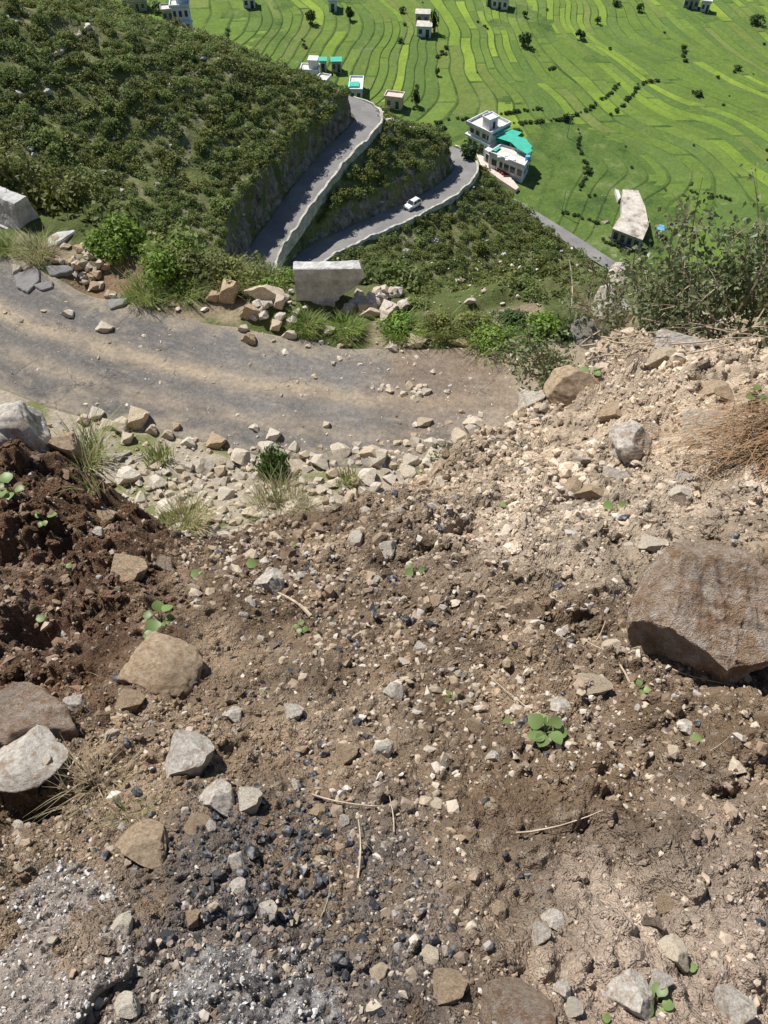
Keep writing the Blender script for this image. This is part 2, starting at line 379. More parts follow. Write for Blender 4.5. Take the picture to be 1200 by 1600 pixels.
plain('paving', (0.58, 0.48, 0.42), 0.9, 0.2, 0.9)
plain('dark_stone_wall', (0.12, 0.11, 0.10), 0.9, 0.3, 3)
plain('car_white', (0.82, 0.83, 0.84), 0.25, 0.02, 1, 0.5)
plain('tyre', (0.02, 0.02, 0.02), 0.8, 0.1, 3)
plain('rim', (0.5, 0.5, 0.52), 0.3, 0.1, 3, 0.5)
plain('lamp_lens', (0.75, 0.75, 0.72), 0.15, 0.05, 3, 0.5)
plain('tail_lens', (0.45, 0.02, 0.02), 0.2, 0.05, 3, 0.5)
# ================================================================== TERRAIN
# ---- 1. the slide right below the viewer: a steep apron of soil that breaks off above the lower road
def near_base(x, y):
    s = 0.75 - 0.07 * np.clip(x, -0.2, 2.3)
    z = -1.66 - s * y
    z = z + 0.62 * np.exp(-(((x + 2.35) / 0.95) ** 2 + ((y - 3.0) / 1.0) ** 2))          # red bank at the left
    z = z + 0.20 * np.exp(-(((x + 1.45) / 0.35) ** 2 + ((y - 2.35) / 0.5) ** 2))
    z = z - 0.16 * np.exp(-(((x + 1.55) / 0.45) ** 2 + ((y - 1.55) / 0.4) ** 2))         # hollow below it
    z = z - 0.10 * np.exp(-(((x + 1.05) / 0.25) ** 2 + ((y - 0.62) / 0.16) ** 2))
    z = z - 0.13 * np.exp(-(((x - 1.55) / 0.35) ** 2 + ((y - 1.18) / 0.22) ** 2))        # pit in front of the big boulder
    z = z + 0.25 * np.exp(-(((x - 2.6) / 0.9) ** 2 + ((y - 4.6) / 1.4) ** 2))
    for hx, hy, rx, ry, dp in ((-1.95, 2.05, .30, .10, .20), (-1.55, 1.62, .16, .07, .16), (-1.35, 1.30, .30, .06, .14), (-1.02, .64, .16, .07, .12), (-1.9, 1.45, .25, .08, .15),
                               (1.28, 1.85, .12, .06, .12), (1.08, 1.62, .10, .05, .10), (1.75, 1.05, .3, .12, .14), (0.62, .30, .03, .12, .06), (0.85, .12, .2, .05, .06), (-.1, 2.1, .25, .06, .08), (.4, 2.5, .2, .06, .08)):
        z = z - dp * np.exp(-(((x - hx) / rx) ** 2 + ((y - hy) / ry) ** 2))
    z = z + 0.16 * fbm(x * 0.9, y * 0.9, 3, 3)
    return z
CREST_PX = [(-260, 660), (-100, 672), (0, 690), (60, 702), (110, 722), (165, 760), (215, 800), (262, 832), (300, 845), (345, 838), (400, 816),
            (480, 800), (560, 786), (620, 765), (690, 722), (740, 684), (805, 652), (850, 592), (905, 572), (950, 530), (1010, 508),
            (1100, 500), (1200, 492), (1400, 480)]
_cr = np.array([hit(near_base, a, b, 1.2, 16) for a, b in CREST_PX])
_o = np.argsort(_cr[:, 0]); CRX, CRY = _cr[_o, 0], _cr[_o, 1]
def crest(x): return np.interp(x, CRX, CRY)
def near_fine(x, y):
    """clods, crumbs and runnels"""
    wx = x + 0.05 * noise2(x * 9, y * 9, 21); wy = y + 0.05 * noise2(x * 9, y * 9, 22)
    m = smooth(-0.25, 0.25, fbm(x * 1.1 + 3, y * 1.1, 31, 3))            # where it is cloddy, where it is fine
    red = smooth(-0.65, -1.0, x + 0.08 * y) * smooth(0.7, 1.1, y)
    far = smooth(3.0, 4.5, y)
    z = 0.10 * fbm(x * 2.6, y * 2.6, 41, 3)
    f1, f2, _ = worley(wx * 4.2, wy * 4.2, 5); z = z + (0.10 + 0.08 * red + 0.08 * far) * (0.55 - f1) * (0.25 + 0.75 * m)
    f1, f2, _ = worley(wx * 9.5, wy * 9.5, 6); z = z + (0.080 + 0.05 * red + 0.035 * far) * (0.6 - f1) * (0.3 + 0.7 * m)
    f1, f2, i = worley(wx * 21, wy * 21, 7); z = z + (0.056 + 0.012 * red) * (0.6 - f1) * (0.15 + 1.1 * i * i)
    f1, f2, i = worley(wx * 48, wy * 48, 8); z = z + 0.022 * (0.6 - f1) * (0.1 + 1.2 * i * i)
    z = z + 0.012 * fbm(x * 70, y * 70, 51, 2) + 0.05 * np.abs(noise2(x * 3.3, y * 3.3, 53))
    return z
def near_z(x, y, fine=True):
    x = np.asarray(x, float); y = np.asarray(y, float)
    yc = crest(x); e = y - yc
    yy = np.minimum(y, yc + 0.0)
    z = near_base(x, yy)
    z = z - np.where(e > 0, 3.4 * e * e / (e + 0.10), 0.0) - 0.10 * smooth(-0.6, 0.0, e) * 0.4
    if fine: z = z + near_fine(x, y) * (1 - 0.5 * smooth(0, 1, e))
    return z
NC, NRW, NF = 580, 620, 22
NL = 44                                                                # coarser columns and rows carry the slope on past the frame
uu = np.concatenate([-1.22 - 3.0 * np.linspace(1, 0.012, NL) ** 1.5, np.linspace(-1.22, 1.22, NC), 1.22 + 3.0 * np.linspace(0.012, 1, NL) ** 1.5])
NCT = len(uu)
yu = np.zeros(NCT)
for k, u in enumerate(uu):                                             # where each fan column reaches the crest
    ys = np.linspace(-0.3, 14, 700); xs = u * (1.05 + 0.50 * np.maximum(ys, 0)); g = ys - crest(xs)
    j = np.argmax(g > 0); yu[k] = ys[j]
tt = np.linspace(0, 1, NRW)
rows = [np.full(NCT, v_) for v_ in (-4.0, -2.6, -1.7, -1.1, -0.75, -0.5, -0.38, -0.31)]; NB = len(rows)
for k in range(NRW):
    q = tt[k]; rows.append(-0.25 + (yu + 0.45) * ((np.exp(1.35 * q) - 1) / (math.exp(1.35) - 1)))
for k in range(1, NF): rows.append(yu + 0.2 + 7.5 * (k / (NF - 1)) ** 1.4)
Y = np.array(rows); X = uu[None, :] * (1.05 + 0.50 * np.clip(Y, 0, np.maximum(yu, 0)[None, :] + 0.2))
Z = near_z(X, Y)
V = np.stack([X, Y, Z], -1).reshape(-1, 3)
near_me = mesh_np('landslide_ground', V, grid_faces(len(rows), NCT), True)
# colour of the soil itself, zone by zone
def soil_color(x, y):
    n = fbm(x * 1.6, y * 1.6, 61, 4); n2 = fbm(x * 6, y * 6, 62, 3); f1, f2, idc = worley(x * 21, y * 21, 7); f1b, _, idb = worley(x * 48, y * 48, 8)
    base = np.array([0.228, 0.168, 0.118])[None] + 0 * x[:, None]
    def mixc(base, c, w): return base * (1 - w[:, None]) + np.array(c)[None] * w[:, None]
    base = mixc(base, (0.145, 0.102, 0.068), smooth(-0.05, 0.30, n))
    base = mixc(base, (0.52, 0.435, 0.345), smooth(-0.1, 1.3, x - 0.15 * (y - 4) + 0.5 * n2) * smooth(1.5, 2.8, y + 0.6 * n) * 0.85)      # paler dry soil to the right, far
    base = mixc(base, (0.42, 0.33, 0.24), smooth(2.4, 3.6, y) * smooth(-0.9, 0.1, x) * 0.6)
    red = smooth(-0.60, -1.05, x + 0.10 * y + 0.35 * n2) * smooth(0.75, 1.15, y + 0.3 * n2)
    base = mixc(base, (0.120, 0.072, 0.046), red * 0.92)
    base = mixc(base, (0.36, 0.29, 0.24), smooth(0.8, 0.3, y + 0.5 * n) * smooth(0.1, 0.5, x) * 0.7)              # dusty grey at the lower right
    tarw = smooth(0.75, 0.45, y + 0.4 * n2) * smooth(-0.75, -0.45, x) * smooth(0.30, 0.0, x) * smooth(-0.1, 0.15, n2 + 0.25)
    base = mixc(base, (0.105, 0.095, 0.095), tarw * 0.75)
    dn = fbm(x * 3.1 + 7, y * 3.1, 64, 4); base = mixc(base, (0.40, 0.33, 0.26), smooth(0.12, 0.5, dn) * (0.15 + 0.45 * smooth(0.0, 1.2, x) * smooth(1.2, 2.6, y)))
    w = smooth(0.80, 0.97, idc) * smooth(0.45, 0.2, f1); base = mixc(base, (0.44, 0.37, 0.29), w * 0.35)
    w = smooth(0.86, 0.97, idb) * smooth(0.5, 0.25, f1b); base = mixc(base, (0.46, 0.41, 0.35), w * 0.35)
    return np.clip(np.array([1.17, 1.16, 1.14])[None] * base * (1 + 0.55 * n2)[:, None], 0.01, 0.8)
set_col(near_me, soil_color(V[:, 0], V[:, 1]))
near_o = link('landslide_ground', near_me, MATS['soil']); tag(near_o, 'brown slide soil full of clods, crumbs and gravel', None, None, 'structure')

# ---- 2. the lower road that bends below the slide, its rubble verge and its outer shoulder
ZA = -16.0
_in = [at_z(a, b, ZA)[:2] for a, b in ((0, 612), (150, 652), (330, 694), (480, 722), (640, 728), (830, 700))]
_out = [at_z(a, b, ZA)[:2] for a, b in ((0, 392), (180, 474), (370, 512), (560, 545), (690, 548), (860, 548))]
_ctr = [(p + q) / 2 for p, q in zip(_in, _out)]
_hw = [np.linalg.norm(p - q) / 2 for p, q in zip(_in, _out)]
_ctr = [_ctr[0] + (-22, 18)] + [_ctr[0] + (-9, 6.3)] + _ctr + [_ctr[-1] + (6, 0.4), _ctr[-1] + (16, 3.0), _ctr[-1] + (30, 10)]
def densify(P, step):
    P = np.array(P, float); out = []
    for i in range(len(P) - 1):                                        # Catmull-Rom
        p0 = P[max(i - 1, 0)]; p1 = P[i]; p2 = P[i + 1]; p3 = P[min(i + 2, len(P) - 1)]
        n = max(2, int(np.linalg.norm((p2 - p1)[:2]) / step))
        for k in range(n):
            t = k / n
            out.append(0.5 * ((2 * p1) + (-p0 + p2) * t + (2 * p0 - 5 * p1 + 4 * p2 - p3) * t * t + (-p0 + 3 * p1 - 3 * p2 + p3) * t ** 3))
    out.append(P[-1]); return np.array(out)
RA = densify(_ctr, 0.25)
HWA = 2.35
def poly_dist(P, x, y):
    """signed distance (+ to the right of the running direction), index of nearest sample"""
    T = np.gradient(P[:, :2], axis=0); T /= np.linalg.norm(T, axis=1)[:, None] + 1e-9
    sh = np.shape(x); x = np.ravel(x); y = np.ravel(y)
    ds = np.empty(len(x)); ix = np.empty(len(x), int)
    for a in range(0, len(x), 20000):
        b = slice(a, a + 20000)
        dd = (x[b, None] - P[None, :, 0]) ** 2 + (y[b, None] - P[None, :, 1]) ** 2
        k = dd.argmin(1); ix[b] = k
        ex = x[b] - P[k, 0]; ey = y[b] - P[k, 1]
        sg = np.sign(T[k, 1] * ex - T[k, 0] * ey); sg[sg == 0] = 1
        ds[b] = sg * np.sqrt(dd[np.arange(len(k)), k])
    return ds.reshape(sh), ix.reshape(sh)
def mid_z(x, y, fine=True):
    s, k = poly_dist(RA, x, y)                                         # + = camera side
    ei = s - HWA; eo = -s - HWA
    z = np.full(np.shape(x), ZA, float)
    z = z + np.where(ei > 0, 0.16 * ei + 0.05 * np.clip(ei, 0, 20) ** 2 * 0.9, 0)
    z = z + np.where(ei > 0, 0.30 * fbm(x * 0.7, y * 0.7, 71, 3) * smooth(0, 1.5, ei), 0)
    z = z + np.where(eo > 0, 0.22 * smooth(0, 1.0, eo) + 0.35 * (fbm(x * 0.8, y * 0.8, 73, 3)) * smooth(0.0, 0.8, eo), 0)
    ee = eo - 2.7 - 0.8 * noise2(x * 0.35, y * 0.35, 74)
    z = z - np.where(ee > 0, 1.25 * ee * ee / (ee + 0.5), 0)
    # the collapsed patch at the outer edge on the left
    z = z - 0.30 * np.exp(-(((x - PATCH[0]) / 1.25) ** 2 + ((y - PATCH[1]) / 0.75) ** 2) ** 2)
    if fine: z = z + 0.012 * noise2(x * 3, y * 3, 75) + np.where(ei > 0.1, 0.05 * (0.6 - worley(x * 3.2, y * 3.2, 76)[0]) * smooth(0.1, 0.8, ei), 0)
    return z
PATCH = at_z(165, 440, ZA)
nx, ny = 230, 320
gx = np.linspace(-26, 20, nx); gy = np.concatenate([np.linspace(5.5, 30, 240), 30 + 50 * np.linspace(0.005, 1, 80) ** 1.3])
X, Y = np.meshgrid(gx, gy); Z = mid_z(X, Y) - 0.03
V = np.stack([X, Y, Z], -1).reshape(-1, 3)
me = mesh_np('roadside_ground', V, grid_faces(len(gy), nx), True)
sR, _ = poly_dist(RA, V[:, 0], V[:, 1]); inn = smooth(0.0, 0.6, sR)[:, None]; nv_ = fbm(V[:, 0] * 0.9, V[:, 1] * 0.9, 78, 3)[:, None]
outc = np.array([[0.085, 0.105, 0.035]]) * (1 - smooth(-0.1, 0.3, nv_)) + (np.array([[0.27, 0.22, 0.15]]) * smooth(-4.2, -3.6, sR)[:, None] + np.array([[0.10, 0.11, 0.045]]) * (1 - smooth(-4.2, -3.6, sR)[:, None])) * smooth(-0.1, 0.3, nv_)
inc = np.array([[0.33, 0.285, 0.225]]) * (1 - smooth(0.1, 0.35, nv_)) + np.array([[0.16, 0.17, 0.07]]) * smooth(0.1, 0.35, nv_)
pat = np.exp(-(((V[:, 0] - PATCH[0]) / 1.6) ** 2 + ((V[:, 1] - PATCH[1]) / 1.1) ** 2) ** 2)[:, None]
set_col(me, (inc * inn + outc * (1 - inn)) * (1 - pat) + np.array([[0.19, 0.13, 0.085]]) * pat)
tag(link('roadside_ground', me, MATS['verge']), 'stony verge and grassy bank along the damaged road', None, None, 'structure')
# road sheet
S = np.linspace(-1, 1, 70); Tn = np.gradient(RA, axis=0); Tn /= np.linalg.norm(Tn, axis=1)[:, None]
Nn = np.stack([Tn[:, 1], -Tn[:, 0]], -1)
edge = 1 + 0.07 * np.array([fbm(np.array([k * 0.11]), np.array([0.5]), 81, 3)[0] for k in range(len(RA))])
P = RA[:, None, :] + Nn[:, None, :] * (S[None, :, None] * HWA * 1.04) * edge[:, None, None]
X, Y = P[..., 0], P[..., 1]
Z = mid_z(X, Y, False) + 0.012 + 0.02 * noise2(X * 0.8, Y * 0.8, 83) + 0.006 * noise2(X * 9, Y * 9, 84)
Z = Z - 0.10 * (np.abs(S)[None, :] > 0.985)
me = mesh_np('mountain_road', np.stack([X, Y, Z], -1).reshape(-1, 3), grid_faces(len(RA), len(S)), True)
def road_color(x, y, s):
    n = fbm(x * 0.5, y * 0.5, 91, 4); n2 = fbm(x * 1.7, y * 1.7, 92, 3)
    base = np.array([0.195, 0.184, 0.174])[None] * (1 - 0.22 * smooth(-3, -8, x))[:, None]
    def mixc(b, c, w): return b * (1 - w[:, None]) + np.array(c)[None] * w[:, None]
    w1 = np.exp(-((s + 0.10 + 0.10 * n - 0.03 * x * 0.0) / 0.15) ** 2); w2 = np.exp(-((s - 0.50 + 0.12 * n) / 0.16) ** 2)
    base = mixc(base, (0.40, 0.325, 0.235), np.clip(w1 * (1.1 + 0.7 * n2), 0, 1) * 0.95)
    base = mixc(base, (0.36, 0.295, 0.225), np.clip(w2 * (0.85 + 0.9 * n2), 0, 1) * 0.9)
    base = mixc(base, (0.255, 0.195, 0.145), smooth(-0.8, 1.2, x + 1.2 * n2) * (0.55 + 0.4 * smooth(-0.2, 0.3, n)))     # silt washed from the slide
    base = mixc(base, (0.40, 0.335, 0.25), smooth(1.0, 4.0, x + 2 * n2) * np.exp(-((s - 0.55) / 0.22) ** 2) * 0.8)
    n3 = fbm(x * 4.5, y * 4.5, 93, 3); n4 = fbm(x * 0.9 + 4, y * 2.2, 94, 4)
    base = mixc(base, (0.12, 0.115, 0.112), smooth(0.1, 0.35, n2) * 0.35)
    base = mixc(base, (0.10, 0.092, 0.085), smooth(0.2, 0.4, n4) * 0.35)
    base = mixc(base, (0.38, 0.33, 0.265), smooth(0.12, 0.4, n3) * 0.35)
    ed = smooth(0.62, 0.98, np.abs(s) + 0.30 * n2 + 0.15 * n3)
    base = mixc(base, (0.105, 0.10, 0.096), smooth(0.45, 0.7, s + 0.3 * n2) * (1 - ed) * 0.6)
    base = mixc(base, (0.33, 0.28, 0.215), ed * 0.8)
    rgt = smooth(-1.5, 3.0, x + 2.5 * n2); base = mixc(base, (0.22, 0.158, 0.110), rgt * smooth(0.3, -0.6, s + 0.5 * n2) * 0.75)
    base = mixc(base, (0.40, 0.33, 0.245), smooth(2.2, 4.5, x + 2 * n3) * 0.6)
    return np.clip(base, 0.02, 0.8)
set_col(me, road_color(X.ravel(), Y.ravel(), np.broadcast_to(S[None], X.shape).ravel()))
tag(link('mountain_road', me, MATS['road_near']), 'damaged asphalt hill road with pale dusty wheel tracks', None, None, 'structure')

# ---- 3. the spur with two hairpin roads, the lower slope and the terraced valley
def path(pz, pre, post, step=0.7): return densify([*pre, *[at_z(a, b, z) for a, b, z in pz], *post], step)
RB = path([(408, 405, -83.5), (445, 345, -82.6), (483, 290, -81.8), (525, 240, -81), (561, 205, -80.3), (574, 184, -80), (562, 168, -79.8), (538, 159, -79.6)],
          [(-26, 78, -84.5), (-23.5, 92, -84)], [])
_e = RB[-1]; RB = np.vstack([RB[:-1], densify([_e, _e + (-8, 6.0, 0.3), _e + (-21, 16, 0.9), _e + (-55, 39, 2), _e + (-115, 74, 5)], 0.7)])
RC = path([(478, 412, -87.5), (540, 372, -89.3), (600, 345, -90.8), (660, 318, -92), (703, 292, -93), (725, 268, -93.6), (722, 250, -94), (704, 238, -94.4)],
          [(-21.0, 84, -84.9), (-19.5, 98, -85.6)], [])
_e = RC[-1]; RC = np.vstack([RC[:-1], densify([_e, _e + (-8, 4.5, -0.3), _e + (-24, 10, -1), _e + (-60, 18, -3), _e + (-120, 30, -6)], 0.7)])
HWB = 2.75; HWC = 2.6
def cliff_h(k, n, a, b): return a + (b - a) * smooth(0.15, 0.5, k / n)
# the valley floor, stepped into narrow contour fields
ZV = -106.0
def bandq(x, y):
    """contour-band coordinate: bands run along lines of equal q, one field wide each"""
    k = 0.85 * smooth(0, 130, x + 0.25 * (y - 200)) - 0.12
    p = x + k * (y - 225)
    p = p + 34 * noise2(x / 85 + 3.1, y / 60 + 0.7, 101) + 12 * noise2(x / 36, y / 25, 102) + 1.6 * noise2(x / 12, y / 9, 105)
    return p / 4.1 + 0.5 * np.sin(p / 7.3) + 0.6 * np.sin(p / 21.7 + 1.0)
def valley_z(x, y, steps=True):
    q = bandq(x, y); f = q - np.floor(q)
    z0 = ZV + 0.035 * (y - 210) + 3.0 * noise2(x / 90, y / 90, 103)
    st = np.floor(q) + smooth(0.90, 1.0, f)
    return z0 - 0.12 * q - 0.24 * (st - q)
RF = path([(560, 178, -104), (640, 204, -104.6), (700, 226, -104.6), (745, 252, -104.6), (800, 291, -104.6), (850, 320, -104.6), (900, 349, -104.6), (950, 379, -104.6), (985, 400, -104.6), (1060, 440, -104.7)], [], [])
_e = RF[-1]; RF = np.vstack([RF[:-1], densify([_e, _e + (8, -14, 0), _e + (20, -45, -1), _e + (30, -90, -2)], 0.7)])
RF[:, 2] = valley_z(RF[:, 0], RF[:, 1], False)
def hill_z(x, y):
    sF, kF = poly_dist(RF, x, y); sB, kB = poly_dist(RB, x, y); sC, kC = poly_dist(RC, x, y)
    zB = RB[kB, 2]; zC = RC[kC, 2]
    hB = cliff_h(kB, len(RB), 8.0, 4.4); hC = cliff_h(kC, len(RC), 3.0, 6.0)
    wob = 1.6 * fbm(x / 14, y / 14, 111, 3) + 0.5 * fbm(x / 3.5, y / 3.5, 112, 3)
    dl = -sB - HWB - 1.3
    left = zB + hB * smooth(-0.5, 0.75, dl) + 0.45 * np.clip(dl, 0, 400) + wob * smooth(0, 6, dl)
    dB = np.maximum(sB - HWB, 0); dC = np.maximum(-sC - HWC - 1.9, 0)
    t = dB / (dB + dC + 1e-6)
    between = (zB - 0.6) * (1 - t) + (zC + hC) * t + 0.5 * wob * np.minimum(dB, dC).clip(0, 4) / 4
    rC = -sC - HWC
    between = np.where(rC < 1.9, zC + (np.minimum(between, zC + hC) - zC) * smooth(0.6, 1.9, rC), between)
    FT = RF[kF, 2]; aC = np.clip(sC - HWC, 0, 400); aF = np.clip(sF, 0, 400); tt_ = aC / (aC + aF + 1e-6)
    below = zC * (1 - tt_) + (FT - 0.3) * tt_ - 0.6 * smooth(0, 1, aC) * smooth(0, 3, aF) + 0.7 * wob * smooth(0, 5, np.minimum(aC, aF))
    below = np.where(sF < 0, -400.0, below)
    unused = zC - 0.5 * smooth(0, 1, sC - HWC) - 0.34 * np.clip(sC - HWC, 0, 300) - 0.0010 * np.clip(sC - HWC, 0, 120) ** 2 + 0.7 * wob * smooth(0, 5, sC - HWC)
    z = np.where(sB < 0, left, np.where(sC < 0, between, below))
    z = np.where(np.abs(sB) < HWB + 0.1, zB - 0.25, z)
    z = np.where((np.abs(sC) < HWC + 0.1) & (sB > HWB), zC - 0.25, z)
    return z, sB, sC
RD = path([(800, 290, -104.6), (850, 318, -104.6), (900, 346, -104.6), (950, 376, -104.6), (985, 396, -104.6), (1060, 436, -104.7)], [], [])
RD[:, 2] = valley_z(RD[:, 0], RD[:, 1], False)
_k = np.ones(31) / 31; RD[:, 2] = np.convolve(np.pad(RD[:, 2], 15, 'edge'), _k, 'valid')
HWD = 1.9
def far_z(x, y):
    h, sB, sC = hill_z(x, y)
    v = valley_z(x, y)
    return np.maximum(h, v)
xs = np.concatenate([np.linspace(-160, -92, 40), np.linspace(-90.6, 75, 300), np.linspace(77, 130, 30)])
ys = np.concatenate([np.linspace(40, 98, 60), np.linspace(98.6, 232, 260), np.linspace(234, 300, 30)])
X, Y = np.meshgrid(xs, ys); H, SB, SC = hill_z(X, Y); VZ = valley_z(X, Y)
Zh = np.where(H > VZ - 1.2, H, VZ - 1.2)
F = grid_faces(len(ys), len(xs)); keep = ((H - VZ).ravel()[F] > -1.2).any(1); F = F[keep]
me = mesh_np('hillside', np.stack([X, Y, Zh], -1).reshape(-1, 3), F, True)
hill_o = tag(link('hillside', me, MATS['hill_soil']), 'steep scrubby hillside above the hairpin roads', None, None, 'structure')
def road_sheet(name, R, hw, lab, lift=0.0, mat='road_far'):
    S = np.linspace(-1, 1, 13); T = np.gradient(R[:, :2], axis=0); T /= np.linalg.norm(T, axis=1)[:, None]; N = np.stack([T[:, 1], -T[:, 0]], -1)
    P = R[:, None, :2] + N[:, None, :] * (S * hw)[None, :, None]
    Zr = np.repeat(R[:, 2:3], 13, 1) + 0.05 - 0.05 * S[None] ** 2 + lift
    me = mesh_np(name, np.dstack([P, Zr]).reshape(-1, 3), grid_faces(len(R), 13), True)
    return tag(link(name, me, MATS[mat]), lab, None, None, 'structure')
road_sheet('hairpin_road', RB, HWB, 'upper grey hairpin road running along the shaded cutting')
road_sheet('hairpin_road', RC, HWC, 'lower grey hairpin road bending round the spur')
road_sheet('valley_road', RD, HWD, 'straight pale road along the foot of the slope', 0.35, 'road_far')
# cut rock faces on the uphill side of both roads
def cutting(R, hw, h0, h1, lab, seed, k0, k1, side=-1):
    T = np.gradient(R[:, :2], axis=0); T /= np.linalg.norm(T, axis=1)[:, None]; N = np.stack([T[:, 1], -T[:, 0]], -1)
    ks = np.linspace(k0, k1, int((k1 - k0) * 0.7 / 0.38)); nv = 20
    ii = np.clip(ks.astype(int), 0, len(R) - 2); fr = (ks - ii)[:, None]
    Rp = R[ii] * (1 - fr) + R[ii + 1] * fr; Nn = N[ii] * (1 - fr) + N[ii + 1] * fr
    hh = cliff_h(ks, len(R), h0, h1) * (0.98 + 0.30 * fbm(ks * 0.12, ks * 0, seed, 3) + 0.12 * fbm(ks * 0.7, ks * 0, seed + 7, 2)) + 0.5
    v = np.linspace(0, 1, nv)
    A = ks[:, None] * 0.7 + 0 * v[None]; B = v[None] * hh[:, None]
    rough = 1.7 * fbm(A * 0.45, B * 0.30, seed + 1, 4) + 0.9 * np.abs(noise2(A * 1.1, B * 0.7, seed + 4)) + 0.8 * (0.5 - worley(A * 0.8, B * 0.35, seed + 2)[0])
    off = hw + 0.2 + 1.75 * v[None] + rough * np.sin(np.pi * np.clip(v * 0.9 + 0.12, 0, 1))[None]
    P = Rp[:, None, :2] + side * Nn[:, None, :] * off[..., None]
    Z = Rp[:, None, 2] - 0.3 + B
    me = mesh_np('rock_cutting', np.dstack([P, Z]).reshape(-1, 3), grid_faces(len(ks), nv), False)
    return tag(link('rock_cutting', me, MATS['cliff_rock']), lab, None, None, 'structure')
cutting(RB, HWB, 8.0, 4.4, 'shaded rock cutting above the upper hairpin road', 121, 8, len(RB) - 140)
cutting(RC, HWC, 3.0, 6.0, 'shaded rock cutting above the lower hairpin road', 131, 8, len(RC) - 150)

# valley floor: every field its own plot between the terrace banks
GY = np.arange(112, 440, 1.0); xsamp = np.linspace(-260, 330, 1500)
QK = np.array([0.0, 0.4, 0.78, 0.84, 0.89, 0.95]); QL = (np.arange(-68, 106)[:, None] + QK[None]).ravel()
X = np.empty((len(GY), len(QL)))
for r_, yv in enumerate(GY):
    qv = np.maximum.accumulate(bandq(xsamp, np.full_like(xsamp, yv)) + 1e-7 * np.arange(len(xsamp)))
    X[r_] = np.interp(QL, qv, xsamp, left=np.nan, right=np.nan)
Y = np.repeat(GY[:, None], len(QL), 1)
bad = np.isnan(X); X = np.where(bad, 0, X)
qq = np.repeat(QL[None], len(GY), 0); ff = qq - np.floor(qq + 1e-6); st = np.floor(qq + 1e-6) + smooth(0.90, 1.0, ff)
Z = ZV + 0.035 * (Y - 210) + 3.0 * noise2(X / 90, Y / 90, 103) - 0.12 * qq - 0.24 * (st - qq)
F = grid_faces(len(GY), len(QL)); F = F[~bad.ravel()[F].any(1)]
cx = X.ravel()[F].mean(1); cy = Y.ravel()[F].mean(1); vz = Z.ravel()[F].mean(1); cq = qq.ravel()[F].mean(1)
hz, _, _ = hill_z(cx, cy)
px, py, dd = project(cx, cy, vz)
keep = (hz < vz + 1.0) & (px > -260) & (px < 1460) & (py > -240)
b = np.floor(cq); f = cq - b
Lb = 16 + 34 * _h(b, b * 0, 77) ** 1.5; off = 60 * _h(b, b * 0, 78)
al = cy + off; seg = np.floor(al / Lb)
inview = (px > -60) & (px < 1260) & (py > -70) & keep
edge_f = (f > 0.78 + 0.1 * _h(b, b * 0, 79)) | ((al / Lb - seg) * Lb < 0.9)
scrub = fbm(cx / 16, cy / 16, 143, 3) > 0.36
sch = at_z(905, 300, -106)
rough_gr = np.hypot((cx - sch[0]) / 1.0, (cy - sch[1]) / 1.5) + 6 * fbm(cx / 9, cy / 9, 144, 3) < 24
fid = (b * 100 + seg).astype(np.int64)
fieldmask = inview & ~edge_f & ~scrub & ~rough_gr
Vall = np.stack([X, Y, Z], -1).reshape(-1, 3)
def sub_mesh(name, faces):
    u, inv = np.unique(faces, return_inverse=True)
    return mesh_np(name, Vall[u], inv.reshape(faces.shape), False)
rest = keep & ~fieldmask
ids, cnt = np.unique(fid[fieldmask], return_counts=True)
order = np.argsort(-cnt); big = [i for i, c_ in zip(ids[order[:290]], cnt[order[:290]]) if c_ >= 12]
valley_o = tag(link('valley_floor', sub_mesh('valley_floor', F[rest]), MATS['bank_grass']), 'grassy terrace banks and rough ground of the valley', None, None, 'structure')
vf = F[fieldmask]; vid = fid[fieldmask]
for i in big: link('field_plot', sub_mesh('field_plot', vf[vid == i]), MATS['crop'], valley_o)
mk = ~np.isin(vid, np.array(big))
if mk.any(): link('small_field_plots', sub_mesh('small_field_plots', vf[mk]), MATS['crop'], valley_o)['kind'] = 'stuff'
# ground beyond, out to the horizon
X, Y = np.meshgrid(np.linspace(-3000, 3000, 61), np.linspace(-3000, 3500, 66))
r = np.hypot(X, Y - 250)
Zg = ZV - 16 + np.clip(r - 330, 0, 3000) * 0.10 + 60 * noise2(X / 420, Y / 420, 151) * smooth(400, 1200, r)
me = mesh_np('terrain', np.stack([X, Y, Zg], -1).reshape(-1, 3), grid_faces(66, 61), True)
tag(link('terrain', me, MATS['bank_grass']), 'green valley sides beyond the fields', None, None, 'structure')
